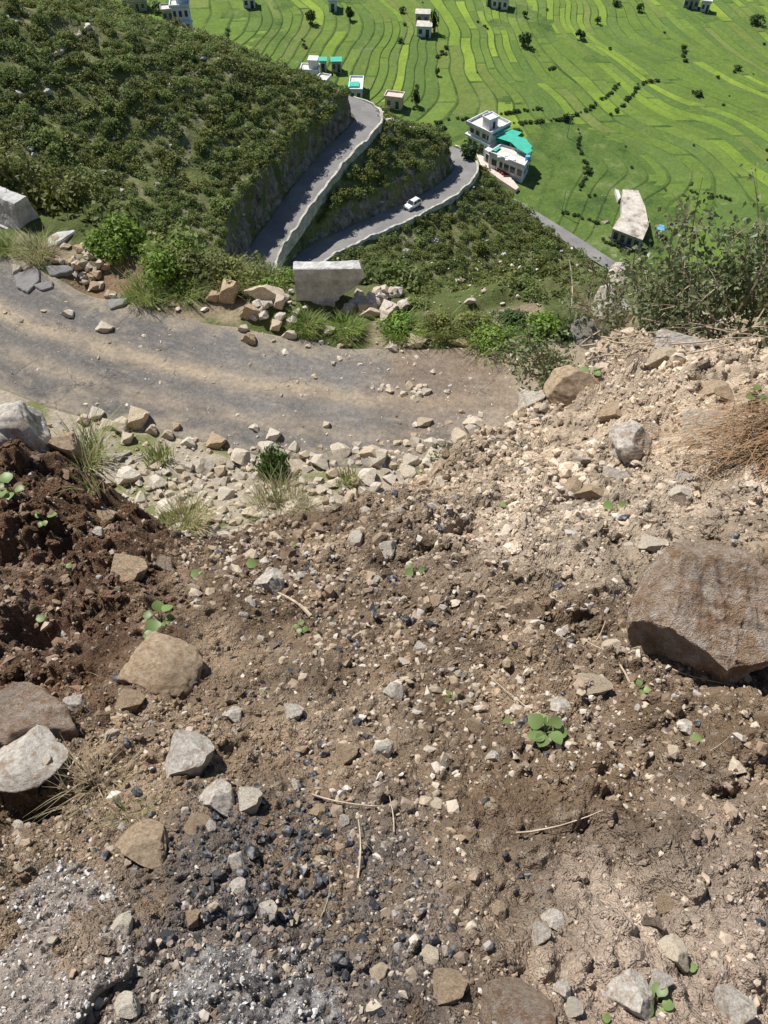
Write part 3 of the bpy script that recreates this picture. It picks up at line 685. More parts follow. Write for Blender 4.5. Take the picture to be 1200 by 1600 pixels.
# ================================================================== ROCKS
NEARV = np.array(near_me.vertices.foreach_get) if False else None
_n = len(near_me.vertices); NEARV = np.empty(_n * 3, np.float32); near_me.vertices.foreach_get('co', NEARV); NEARV = np.ascontiguousarray(NEARV.reshape(-1, NCT, 3)[NB:NB + NRW, NL:NL + NC]).reshape(-1, 3)
def ico(sub):
    bm = bmesh.new(); bmesh.ops.create_icosphere(bm, subdivisions=sub, radius=1.0)
    bm.verts.ensure_lookup_table()
    v = np.array([q.co[:] for q in bm.verts]); f = np.array([[q.index for q in p.verts] for p in bm.faces]); bm.free(); return v, f
ICO = {k: ico(k) for k in (1, 2, 3, 4, 5, 6)}
def rock_verts(seed, sub, planes=9, lo=0.45, hi=0.80, rough=0.05, rs=3.0):
    g = np.random.default_rng(seed); v, f = ICO[sub]; v = v.copy()
    for _ in range(planes):
        n = g.normal(size=3); n /= np.linalg.norm(n); o = g.uniform(lo, hi)
        d = v @ n; v = v - np.where(d > o, d - o, 0)[:, None] * n[None]
    nn = v / np.linalg.norm(v, axis=1)[:, None]
    v = v + nn * (rough * noise3(v * rs + seed, seed) + 0.45 * rough * noise3(v * rs * 3 + seed, seed + 3) + 0.22 * rough * noise3(v * rs * 8 + seed, seed + 4))[:, None]
    v -= (v.max(0) + v.min(0)) / 2; v /= np.abs(v).max(0)
    return v, f
STONE_ME = {}
def stone_mesh(var, mat, sub=4):
    key = (var, mat, sub)
    if key not in STONE_ME:
        v, f = rock_verts(100 + var, sub, 9 + var % 5, 0.42, 0.78, 0.09 if sub > 2 else 0.05)
        me = mesh_np('stone', v, f, False); me.materials.append(MATS[mat]); STONE_ME[key] = me
    return STONE_ME[key]
def put_rock(name, me, p, sx, sy, sz, rz=0.0, tilt=(0, 0)):
    o = bpy.data.objects.new(name, me); C.objects.link(o)
    o.location = p; o.scale = (sx, sy, sz); o.rotation_euler = (tilt[0], tilt[1], rz); return o
_vi = [0]
def rock_px(fn, px, py, w, h, label, mat='stone', name='stone', cat='stone', d=(1.1, 18), var=None, sub=4, group=None, lift=0.12, rz=None, tilt=None, me=None):
    p = hit(fn, px, py + h * 0.18, *d)
    dep = depth_of(p); s = dep / FPX
    _vi[0] += 1
    var = (_vi[0] * 7) % 14 if var is None else var
    sx = w * s * 0.52; sz = h * s * 0.50; sy = 0.5 * (sx + sz)
    g = random.Random(int(px * 13 + py))
    p = p + np.array([0, 0, lift * sz])
    o = put_rock(name, me or stone_mesh(var, mat, sub), p, sx, sy, sz, g.uniform(-0.25, 0.25) if rz is None else rz, tilt or (g.uniform(-.35, .1), g.uniform(-.25, .25)))
    return tag(o, label, cat, group)
fnn = lambda x, y: near_z(x, y, True)
fnm = lambda x, y: mid_z(x, y, True)
R18 = (1.1, 18); M40 = (15, 45)

# ---- the big boulder at the right, pitted and soil-coated
def boulder(name, px, py, w, h, label, mat, seed, sub=6, planes=8, rough=0.14, lift=0.3, rz=0.0, deep=None, lo=0.55, tilt=(-0.12, 0.1)):
    p = hit(fnn, px, py + h * 0.2, *R18); s = depth_of(p) / FPX
    v, f = rock_verts(seed, sub, planes, lo, 0.9, rough, 1.7)
    nn_ = v / np.linalg.norm(v, axis=1)[:, None]
    w_ = v + 0.25 * np.stack([noise3(v * 2 + k, seed + 20 + k) for k in range(3)], -1)
    v = v + nn_ * (0.045 * rough / 0.14 * noise3(w_ * 7, seed + 31) + 0.06 * (rough > 0.1) * noise3(w_ * 3.3, seed + 34) + 0.022 * noise3(w_ * 19, seed + 32))[:, None]
    me = mesh_np(name, v, f, True); me.materials.append(MATS[mat])
    sx = w * s * 0.5; sz = h * s * 0.5; sy = (deep or 0.9) * sx
    o = put_rock(name, me, p + np.array([0, 0, lift * sz]), sx, sy, sz, rz, tilt)
    return tag(o, label, 'boulder')
def big_boulder(px, py, w, h, label, seed):
    p = hit(fnn, px, py + h * 0.22, *R18); s_ = depth_of(p) / FPX
    v, f = ICO[6]; v = v.copy(); q3 = lambda a, k: noise3(v * a + k, seed + k)
    v = v * (1 + 0.10 * q3(1.3, 1))[:, None]
    for nx_, ny_, nz_, o_ in ((-.10, -.50, .86, .56), (-.70, -.52, -.48, .58), (.92, -.05, .25, .84), (-.93, .0, .36, .82), (.05, .25, .96, .76), (.45, -.66, -.60, .66), (.35, -.80, .35, .95), (-.55, -.55, .62, .80), (.62, .1, .77, .84), (.1, -.95, -.1, .88)):
        n_ = np.array([nx_, ny_, nz_]); n_ /= np.linalg.norm(n_); jit = 0.05 * q3(2.3, int(abs(nx_ * 50)) + 3)
        d = v @ n_ - o_ - jit; v = v - np.where(d > 0, d, 0)[:, None] * n_[None]
    nn_ = v / np.linalg.norm(v, axis=1)[:, None]
    rid = lambda a, k: 0.25 - np.abs(noise3(v * a + k, seed + k))
    v = v + nn_ * (0.10 * rid(1.7, 11) + 0.07 * rid(3.9, 12) + 0.04 * q3(8.5, 13) + 0.026 * q3(19, 14) + 0.012 * q3(43, 15))[:, None]
    me = mesh_np('boulder', v, f, False); me.materials.append(MATS['earthy_stone'])
    o = put_rock('boulder', me, p + np.array([0, 0, 0.34 * h * s_ * .5]), w * s_ * .56, w * s_ * .56, h * s_ * .54, 0.12, (-0.26, 0.14))
    return tag(o, label, 'boulder')
big_boulder(1086, 938, 200, 285, 'largest boulder, brown with soil and pale patches, at the right edge of the slide', 42)
boulder('boulder', 254, 1035, 134, 84, 'smooth two-humped tan boulder below the five-leaf seedling', 'tan_stone', 5, 5, 8, 0.12, 0.25, 0.15)
boulder('boulder', 28, 655, 100, 92, 'pale boulder perched on the red soil bank at the left edge', 'grey_stone', 17, 5, 9, 0.16, 0.35, 0.3)
boulder('boulder', 40, 1120, 170, 130, 'soil-caked lump at the left edge above the grey slab', 'earthy_stone', 23, 5, 6, 0.20, 0.05, 0.2)
boulder('boulder', 45, 1180, 120, 40, 'flat grey rock jutting from under the soil lump at the left edge', 'grey_stone', 31, 5, 8, 0.10, 0.2, 0.25)
boulder('boulder', 893, 606, 92, 62, 'squared tan block on the crest beside the small leafy bush', 'tan_stone', 61, 5, 10, 0.07, 0.5, 0.35, 0.9, 0.5)
boulder('boulder', 985, 684, 82, 66, 'whitish jagged rock in the pale soil below the leafy brush pile', 'grey_stone', 67, 5, 9, 0.2, 0.1, 0.3)

NAMED = [  # px, py, w, h, material, label
 (200, 889, 72, 52, 'tan_stone', 'orange tan rock lying on the dark red soil'),
 (422, 906, 48, 58, 'grey_stone', 'upright whitish rock in the brown soil left of centre'),
 (297, 1171, 80, 80, 'grey_stone', 'rough pale rock below the two-humped boulder'),
 (338, 1242, 62, 62, 'grey_stone', 'tilted grey wedge of rock with a dark shadow beside it'),
 (390, 1245, 46, 46, 'stone', 'cream rock right of the tilted grey wedge'),
 (220, 1312, 96, 54, 'tan_stone', 'broad flat tan rock just above the left asphalt slab'),
 (312, 1285, 44, 26, 'tan_stone', 'tan rock at the foot of the tilted grey wedge'),
 (372, 1382, 32, 24, 'grey_stone', 'small white stone among the black tar crumbs'),
 (542, 1173, 34, 40, 'tan_stone', 'triangular tan stone in the middle of the slide'),
 (497, 1266, 26, 32, 'tan_stone', 'pointed tan stone next to a small white chip'),
 (537, 1279, 16, 24, 'grey_stone', 'small white chip right of the pointed tan stone'),
 (190, 1441, 38, 40, 'stone', 'cream stone lodged at the edge of the left asphalt slab'),
 (458, 1110, 36, 28, 'grey_stone', 'blue grey flake of rock near the middle of the slide'),
 (363, 1114, 34, 26, 'grey_stone', 'small white angular stone right of the two-humped boulder'),
 (302, 1430, 28, 26, 'tan_stone', 'round tan lump between the two asphalt slabs'),
 (980, 1545, 72, 78, 'grey_stone', 'broken white and brown rock at the bottom beside the green shoot'),
 (1140, 1562, 54, 74, 'grey_stone', 'blocky white rock in the bottom right corner'),
 (1048, 1480, 46, 56, 'stone', 'smooth tan oval stone above the blocky white rock'),
 (1030, 1525, 28, 36, 'grey_stone', 'pale upright stone behind the green shoot at the bottom'),
 (878, 1541, 24, 42, 'grey_stone', 'narrow white upright stone near the bottom edge'),
 (895, 1568, 24, 34, 'stone', 'narrow pale stone just right of the upright white one'),
 (862, 1436, 44, 30, 'grey_stone', 'white rock leaning over a smaller one in the lower right'),
 (843, 1452, 26, 46, 'grey_stone', 'white slim rock under the leaning white rock'),
 (778, 1418, 26, 36, 'tan_stone', 'tan upright stone left of the two white rocks'),
 (1040, 1406, 30, 30, 'tan_stone', 'angular tan stone in the dusty lower right'),
 (1018, 1437, 30, 26, 'earthy_stone', 'dark topped stone below the angular tan one'),
 (800, 1568, 112, 84, 'earthy_stone', 'large brown and white streaked slab at the bottom edge'),
 (195, 1566, 44, 34, 'stone', 'cream stone between the asphalt slabs at the bottom'),
 (700, 1535, 60, 52, 'tan_stone', 'tan rock at the right end of the central asphalt slab'),
 (870, 1103, 46, 32, 'grey_stone', 'white knobbly stone above the leafy seedling'),
 (925, 1066, 56, 26, 'stone', 'flat pale stone left of the largest boulder'),
 (1068, 1136, 42, 26, 'grey_stone', 'white stone in front of the pit by the largest boulder'),
 (830, 622, 44, 32, 'stone', 'pale stone left of the squared tan block'),
 (957, 642, 46, 30, 'tan_stone', 'tan stone right below the squared tan block'),
 (1052, 532, 66, 32, 'grey_stone', 'long grey rock lying below the leafy brush pile'),
 (1035, 556, 48, 32, 'stone', 'pale rock just under the long grey one'),
 (957, 741, 36, 32, 'grey_stone', 'white angular stone in the middle of the pale soil'),
 (1060, 768, 34, 26, 'stone', 'cream stone left of the rusty needle heap'),
 (1070, 744, 26, 16, 'grey_stone', 'small white stone at the edge of the rusty needle heap'),
 (920, 766, 44, 24, 'tan_stone', 'flat tan stone below the white angular one'),
 (1098, 655, 70, 36, 'stone', 'pale slab of rock above the rusty needle heap'),
 (1110, 610, 60, 36, 'tan_stone', 'tan rock ledge in the pale soil below the brush pile'),
 (1020, 846, 44, 20, 'stone', 'flat pale stone just above the largest boulder'),
 (96, 692, 60, 46, 'tan_stone', 'brown rock tucked under the pale boulder on the bank'),
 (165, 806, 38, 24, 'tan_stone', 'tan stone on the slope of the red bank'),
 (150, 830, 26, 18, 'grey_stone', 'small pale stone below the tan one on the red bank'),
 (205, 1090, 44, 30, 'tan_stone', 'orange stone directly under the two-humped boulder'),
 (250, 880, 44, 30, 'earthy_stone', 'dark stone right of the orange tan rock'),
 (630, 1033, 20, 14, 'stone', 'lone pale pebble-sized stone near the middle of the slide'),
 (770, 1180, 20, 22, 'grey_stone', 'white chip below the leafy seedling'),
 (420, 1420, 34, 34, 'grey_stone', 'pale grey stone above the central asphalt slab'),
 (265, 1560, 36, 60, 'tan_stone', 'tan stone wedged at the left end of the central asphalt slab'),
]
for i, (px, py, w, h, m, lab) in enumerate(NAMED):
    rock_px(fnn, px, py, w, h, lab, m, 'rock' if w > 40 else 'stone', 'rock' if w > 40 else 'stone', R18, sub=4, lift=0.22)

# rock ledge sticking out behind the brush at the right edge of the crest
def ledge(px, py, w, h, dd, label, seed, mat='grey_stone'):
    p = ray(px, py) * dd; s = depth_of(p) / FPX
    v, f = rock_verts(seed, 5, 10, 0.5, 0.85, 0.14, 1.8); me = mesh_np('rock', v, f, False); me.materials.append(MATS[mat])
    return tag(put_rock('rock', me, p, w * s * .5, w * s * .6, h * s * .5, 0.3, (0.1, -0.1)), label, 'rock')
ledge(972, 432, 44, 40, 9.6, 'bright white-topped rock poking out left of the brush pile', 71)
ledge(958, 478, 54, 56, 9.3, 'pale grey rock face under the white-topped rock', 72)
ledge(925, 516, 60, 30, 9.0, 'low grey rock ledge behind the small leafy bush', 73, 'lichen_rock')

# ---- stones on and beside the lower road
ROADSTONES = [
 (165, 511, 30, 16, 'cream stone lying alone on the road, farther from the edge'), (105, 489, 27, 15, 'pale flat stone on the road just below the collapsed patch'),
 (28, 421, 20, 18, 'pale knobbly stone on the asphalt near the left frame edge'), (388, 528, 28, 26, 'angular cream stone at the outer road edge below two brown rocks'),
 (360, 454, 42, 40, 'dark brown rock standing on the outer verge left of the parapet'), (390, 485, 38, 28, 'brown rock just below the dark brown standing one'),
 (336, 462, 30, 18, 'pale stone leaning on the dark brown rock'), (451, 522, 28, 18, 'grey stone at the road edge left below the parapet'),
 (432, 507, 24, 18, 'cream stone behind the grey one at the road edge'), (378, 513, 24, 14, 'pale stone just behind the angular cream one'),
 (438, 470, 24, 26, 'pale stone beside the left foot of the parapet'), (415, 455, 70, 30, 'low grey block lying left of the parapet'),
 (650, 532, 36, 19, 'wide cream stone at the outer road edge below the grass'), (612, 543, 22, 15, 'small cream stone left of the wide cream one'),
 (628, 533, 14, 12, 'little grey stone between two cream ones at the road edge'), (715, 533, 34, 12, 'flat tan stone at the outer road edge near the slide'),
 (515, 514, 20, 14, 'tan stone in the weeds below the parapet'), (733, 470, 22, 10, 'pale stone on the verge against the dark slope'),
 (217, 651, 44, 38, 'tallest cream stone in the row along the inner road edge'), (186, 663, 38, 28, 'cream stone left of the tallest one along the inner road edge'),
 (152, 645, 27, 22, 'grey white stone at the inner road edge, second from the grass'), (130, 655, 22, 22, 'white stone at the inner road edge next to the grass'),
 (168, 662, 26, 18, 'low cream stone between two taller ones at the inner road edge'), (237, 670, 20, 24, 'cream stone right of the tallest one'),
 (200, 683, 26, 20, 'white stone in front of the tallest one'), (262, 678, 22, 20, 'grey stone on the asphalt right of the cream row'),
 (276, 666, 18, 14, 'small tan stone on the asphalt behind the grey one'), (294, 690, 26, 20, 'pale boxy stone on the inner road edge'),
 (339, 688, 36, 24, 'wide tan boxy stone on the inner road edge'), (397, 668, 18, 14, 'small cream stone on the road behind the green shrub'),
 (428, 678, 28, 20, 'cream boxy stone right behind the green shrub'), (740, 660, 36, 20, 'tan stone with dark side where the slide meets the road'),
 (663, 658, 28, 14, 'flat pale stone on the road near the slide'), (580, 707, 42, 30, 'cream rock at the head of the rubble near the road'),
 (640, 717, 26, 20, 'pale stone beside the plant near the slide'), (665, 722, 22, 18, 'grey stone next to the plant near the slide'),
 (510, 663, 16, 12, 'small grey stone standing on the road above the rubble'),
]
for px, py, w, h, lab in ROADSTONES:
    rock_px(fnm, px, py, w * 0.9, h * 0.92, lab, 'tan_stone' if 'brown' in lab or ' tan' in lab else 'stone', 'stone', 'stone', M40, sub=3, lift=0.35)
def marks_of(lst, cut=('right of', 'left of', 'below', 'above', 'under', 'near', 'behind', 'beside', 'between', 'next to', 'in front', 'where', 'with', 'right below', 'right behind')):
    return [(q[0], q[1], q[-1].split(', ')[0]) for q in lst]
NMARKS = [(1085, 935, 'largest boulder'), (254, 1035, 'two-humped tan boulder'), (28, 655, 'pale boulder on the red bank'), (893, 606, 'squared tan block'), (985, 684, 'whitish jagged rock'),
          (200, 889, 'orange tan rock'), (422, 906, 'upright whitish rock'), (297, 1171, 'rough pale rock'), (338, 1242, 'tilted grey wedge'), (220, 1312, 'broad flat tan rock'), (542, 1173, 'triangular tan stone'),
          (497, 1266, 'pointed tan stone'), (458, 1110, 'blue grey flake'), (980, 1545, 'broken white and brown rock'), (1140, 1562, 'blocky white corner rock'), (1048, 1480, 'smooth tan oval stone'),
          (862, 1440, 'leaning white rock pair'), (800, 1568, 'brown and white streaked slab'), (870, 1103, 'white knobbly stone'), (1135, 715, 'rusty needle heap'), (852, 1146, 'leafiest seedling'),
          (648, 896, 'three-leaf seedling'), (252, 972, 'bright seedling'), (100, 1480, 'left asphalt slab'), (450, 1560, 'central asphalt slab'), (957, 741, 'white angular stone'), (1110, 610, 'tan rock ledge'),
          (945, 1025, 'pale straight stalk'), (545, 1255, 'brown twig'), (700, 706, 'grey green plant'), (372, 1382, 'small white stone in the tar'), (1068, 1136, 'white stone by the pit'), (70, 800, 'leafy weed on the bank')]
RMARKS = [(217, 651, 'tallest cream stone'), (339, 688, 'wide tan boxy stone'), (430, 712, 'dark green shrub'), (292, 806, 'left pale grass clump'), (440, 782, 'wide pale grass clump'), (250, 712, 'low green grass patch'),
          (580, 707, 'upper cream rock'), (700, 706, 'grey green plant'), (740, 660, 'tan stone at the slide'), (140, 690, 'green roadside grass'), (545, 745, 'small pale grass clump'), (200, 683, 'lone white stone')]
TINT = {'stone': 'pale', 'grey_stone': 'greyish', 'tan_stone': 'tan', 'earthy_stone': 'soil-stained'}
# the rubble strip on the inner verge
gr = random.Random(5)
poly = [(185, 690), (215, 720), (300, 725), (400, 690), (480, 700), (560, 690), (690, 690), (740, 660), (770, 672), (700, 735), (630, 772), (560, 792), (480, 808), (400, 826), (330, 846), (250, 838), (215, 800), (180, 760)]
def inside(poly, x, y):
    r = False; j = len(poly) - 1
    for i in range(len(poly)):
        a, b = poly[i], poly[j]
        if (a[1] > y) != (b[1] > y) and x < (b[0] - a[0]) * (y - a[1]) / (b[1] - a[1]) + a[0]: r = not r
        j = i
    return r
cnt_ = 0; taken = []
for _ in range(6000):
    if cnt_ >= 185: break
    px = gr.uniform(180, 770); py = gr.uniform(655, 846)
    if not inside(poly, px, py): continue
    w = min(40, 11 + gr.expovariate(1 / 7.0)) if cnt_ > 30 else gr.uniform(22, 42)
    if any((px - a) ** 2 + ((py - b) * 1.3) ** 2 < ((w + c) * 0.40) ** 2 for a, b, c in taken): continue
    taken.append((px, py, w)); cnt_ += 1
    rock_px(fnm, px, py, w, w * gr.uniform(0.55, 0.8), rel_label(('large ' if w > 26 else 'tiny ' if w < 12 else '') + 'pale rubble stone', px, py, RMARKS), 'stone', 'rubble_stone', 'stone', M40, sub=3,
            group='rubble stones along the inner road edge', lift=gr.uniform(-0.15, 0.35), rz=gr.uniform(0, 6), tilt=(gr.uniform(-.5, .5), gr.uniform(-.5, .5)))
# broken masonry right of the parapet, and under the left parapet
for _ in range(24):
    px = gr.gauss(590, 28); py = 462 + abs(px - 590) * 0.12 + gr.uniform(-10, 24)
    rock_px(fnm, px, py, gr.uniform(14, 34), gr.uniform(12, 24), 'broken grey masonry stone heaped right of the parapet', 'grey_stone' if gr.random() < .6 else 'stone', 'rubble_stone', 'stone', M40, sub=3,
            group='masonry rubble beside the parapet', lift=0.4, rz=gr.uniform(0, 6))
for _ in range(32):
    px = gr.uniform(70, 185); py = 352 + (px - 70) * 0.62 + gr.uniform(0, 46)
    rock_px(fnm, px, py, gr.uniform(9, 20), gr.uniform(8, 15), 'small brown stone in the collapsed patch at the outer road edge', 'tan_stone' if gr.random() < .5 else 'stone', 'rubble_stone', 'stone', M40, sub=3,
            group='stones in the collapsed road edge', lift=0.3, rz=gr.uniform(0, 6))
for _ in range(22):
    px = gr.gauss(632, 28); py = 609 + gr.gauss(0, 5) - 0.03 * (px - 632); w = gr.uniform(7, 17)
    rock_px(fnm, px, py, w, w * .7, 'pale stone in the small heap on the road near the slide', 'stone', 'rubble_stone', 'stone', M40, sub=3, group='small heap of stones on the road', lift=0.2, rz=gr.uniform(0, 6))
for _ in range(20):
    px = gr.uniform(380, 800); py = 530 + gr.expovariate(1 / 22.0); w = gr.uniform(6, 13)
    rock_px(fnm, px, py, w, w * .7, 'small stone strewn on the outer half of the road', 'stone', 'rubble_stone', 'stone', M40, sub=3, group='stones strewn on the outer half of the road', lift=0.1, rz=gr.uniform(0, 6))
for _ in range(14):
    px = gr.uniform(395, 465); py = gr.uniform(448, 500); w = gr.uniform(9, 20)
    rock_px(fnm, px, py, w, w * .7, 'grey rubble piece on the verge left of the parapet', 'grey_stone', 'rubble_stone', 'stone', M40, sub=3, group='rubble left of the parapet', lift=0.1, rz=gr.uniform(0, 6))
# loose stones all over the slide: the ones that show largest
def near_sample(g):
    i = int((g.random() ** 0.9) * (NRW - 30)) + 15; j = int(g.random() * NC)
    return NEARV[i * NC + j]
done = 0
while done < 250:
    p = near_sample(gr).astype(float); px, py, dep = project(*p)
    if not (5 < px < 1195 and 560 < py < 1590): continue
    if px < 300 and py < 1100 and gr.random() < 0.7: continue
    w = min(34, 9 + gr.expovariate(1 / 6.0)); s = dep / FPX
    mt = gr.choice(['stone', 'stone', 'grey_stone', 'tan_stone', 'tan_stone', 'earthy_stone'])
    k = gr.uniform(0.55, 0.95)
    o = put_rock('loose_stone', stone_mesh(gr.randrange(14), mt, 3), p + (0, 0, 0.003), w * s * .5, w * s * .5 * gr.uniform(.7, 1.1), w * s * .5 * k, gr.uniform(0, 6), (gr.uniform(-.5, .5), gr.uniform(-.5, .5)))
    tag(o, rel_label(('bigger ' if w > 20 else 'tiny ' if w < 11 else 'small ') + TINT[mt] + ' loose stone', px, py, NMARKS), 'stone', 'loose stones scattered over the slide'); done += 1
# gravel and crumbs: countless, one piece of stuff each
def scatter(name, P, size, cols, mat, seed, label, sub=1, flat=0.75):
    g = np.random.default_rng(seed); n = len(P); bv, bf = ICO[sub]
    v = bv[None] * (1 + 0.6 * (g.random((n, len(bv), 1)) - 0.5)) + 0.15 * g.normal(size=(n, len(bv), 3))
    v = np.sign(v) * np.abs(v) ** 0.85; v = v * (size[:, None, None] * (0.38 + 0.85 * g.random((n, 1, 3))))
    q = g.normal(size=(n, 4)); q /= np.linalg.norm(q, axis=1)[:, None]; w, x, y, z = q.T
    R = np.stack([1 - 2 * (y * y + z * z), 2 * (x * y - z * w), 2 * (x * z + y * w), 2 * (x * y + z * w), 1 - 2 * (x * x + z * z), 2 * (y * z - x * w),
                  2 * (x * z - y * w), 2 * (y * z + x * w), 1 - 2 * (x * x + y * y)], -1).reshape(n, 3, 3)
    v = np.einsum('nij,nkj->nki', R, v); v[..., 2] *= flat
    v = v + P[:, None, :]
    F = (bf[None] + (np.arange(n) * len(bv))[:, None, None]).reshape(-1, 3)
    me = mesh_np(name, v.reshape(-1, 3), F, False); set_col(me, np.repeat(cols, len(bv), 0))
    return tag(link(name, me, MATS[mat]), label, None, None, 'stuff')
g = np.random.default_rng(77)
def near_points(n, power=1.0):
    i = (g.random(n) ** power * (NRW - 2)).astype(int); j = (g.random(n) * (NC - 1)).astype(int)
    a = NEARV[i * NC + j]; b = NEARV[(i + 1) * NC + j + 1]
    return (a + (b - a) * g.random((n, 1))).astype(float)
P = near_points(42000); P = P[g.random(len(P)) < 0.50 + 1.5 * fbm(P[:, 0] * 2.1 + 9, P[:, 1] * 2.1, 34, 3)]
dep = P[:, 1] * CP - P[:, 2] * SP
size = dep / FPX * np.clip(g.lognormal(0.95, 0.62, len(P)), 0.9, 11)
sc = soil_color(P[:, 0], P[:, 1])
pal = np.array([[0.42, 0.34, 0.25], [0.50, 0.43, 0.34], [0.55, 0.50, 0.44], [0.33, 0.25, 0.18], [0.20, 0.15, 0.11], [0.38, 0.36, 0.35]])
pick = g.choice(6, len(P), p=[0.22, 0.22, 0.17, 0.16, 0.16, 0.07])
mixw = g.random(len(P))[:, None] ** 0.8
redz = (smooth(-0.60, -1.0, P[:, 0] + 0.1 * P[:, 1]) * smooth(0.8, 1.15, P[:, 1]))[:, None]
mixw = mixw * (1 - 0.75 * redz)
cols = sc * 1.15 * (1 - mixw) + pal[pick] * mixw
scatter('slide_gravel', P + np.array([0, 0, 0.2]) * size[:, None], size, cols, 'pebble', 5, 'countless small clods and gravel covering the slide')
# grit close to the viewer, where single grains show
P = near_points(9000, 1.7); dep = P[:, 1] * CP - P[:, 2] * SP
size = dep / FPX * np.clip(g.lognormal(0.75, 0.5, len(P)), 0.9, 6); mixw = g.random((len(P), 1)) ** 1.2
cols = soil_color(P[:, 0], P[:, 1]) * 1.2 * (1 - mixw) + pal[g.choice(6, len(P), p=[0.25, 0.2, 0.15, 0.18, 0.16, 0.06])] * mixw
scatter('fine_grit', P + np.array([0, 0, 0.2]) * size[:, None], size, cols, 'pebble', 8, 'fine grit on the nearest part of the slide')
# earth clods
for nm, n_, mu, sg, lo_, hi_, sb, sd_ in (('earth_clods', 2300, 1.85, 0.35, 4, 13, 2, 15), ('earth_crumbs', 11500, 1.3, 0.35, 2, 7, 1, 16)):
    P = near_points(n_); dep = P[:, 1] * CP - P[:, 2] * SP
    kp = fbm(P[:, 0] * 1.1 + 3, P[:, 1] * 1.1, 31, 3) + 0.35 * smooth(2.4, 3.2, P[:, 1]) + 0.25 * g.random(len(P)) > -0.05; P = P[kp]; dep = dep[kp]
    size = dep / FPX * np.clip(g.lognormal(mu, sg, len(P)), lo_, hi_)
    cols = soil_color(P[:, 0], P[:, 1]) * g.uniform(0.8, 1.55, (len(P), 1))
    scatter(nm, P + np.array([0, 0, 0.25]) * size[:, None], size, cols, 'soil', sd_, 'countless earth clods lying on the slide' if sb == 2 else 'fine earth crumbs covering the slide', sb, 0.8)
# black tar crumbs shed by the broken asphalt
P = near_points(46000, 1.5); px, py, dep = project(P[:, 0], P[:, 1], P[:, 2])
wgt = np.exp(-(((px - 430) / 170) ** 2 + ((py - 1370) / 120) ** 2)) + 0.55 * np.exp(-(((px - 560) / 120) ** 2 + ((py - 1490) / 60) ** 2)) + 0.35 * np.exp(-(((px - 840) / 50) ** 2 + ((py - 1340) / 40) ** 2)) + 0.09 * np.exp(-(((px - 620) / 330) ** 2 + ((py - 1020) / 160) ** 2)) + 0.02
kp = g.random(len(P)) < wgt * (0.55 + 1.8 * fbm(P[:, 0] * 4, P[:, 1] * 4, 35, 3)); P = P[kp]; dep = dep[kp]
size = dep / FPX * np.clip(g.lognormal(1.15, 0.55, len(P)), 1.0, 11)
scatter('tar_crumbs', P + np.array([0, 0, 0.3]) * size[:, None], size, np.full((len(P), 3), 0.04), 'tar_crumb', 6, 'black crumbs of broken asphalt', 1)
# chips on the road and in the rubble
n = 7000
px = g.uniform(0, 860, n); py = g.uniform(400, 840, n)
k = (g.random(n) < 0.10 + 0.9 * smooth(640, 740, py) + 0.22 * smooth(400, 800, px)) ; px, py = px[k], py[k]
r = np.stack([(px - 600) / FPX, CP + (800 - py) / FPX * SP, -SP + (800 - py) / FPX * CP], -1); P = r * (ZA / r[:, 2])[:, None]
for _ in range(4): P[:, 2] = mid_z(P[:, 0], P[:, 1]); d_ = P[:, 2] / r[:, 2]; P = r * d_[:, None]
size = (P[:, 1] * CP - P[:, 2] * SP) / FPX * np.clip(g.lognormal(0.45, 0.65, len(P)), 0.5, 6)
cols = pal[g.choice(6, len(P), p=[0.3, 0.28, 0.2, 0.1, 0.04, 0.08])] * (0.85 + 0.3 * g.random((len(P), 1)))
scatter('road_chips', P, size, cols, 'pebble', 7, 'stone chips strewn over the lower road and its rubble strip')

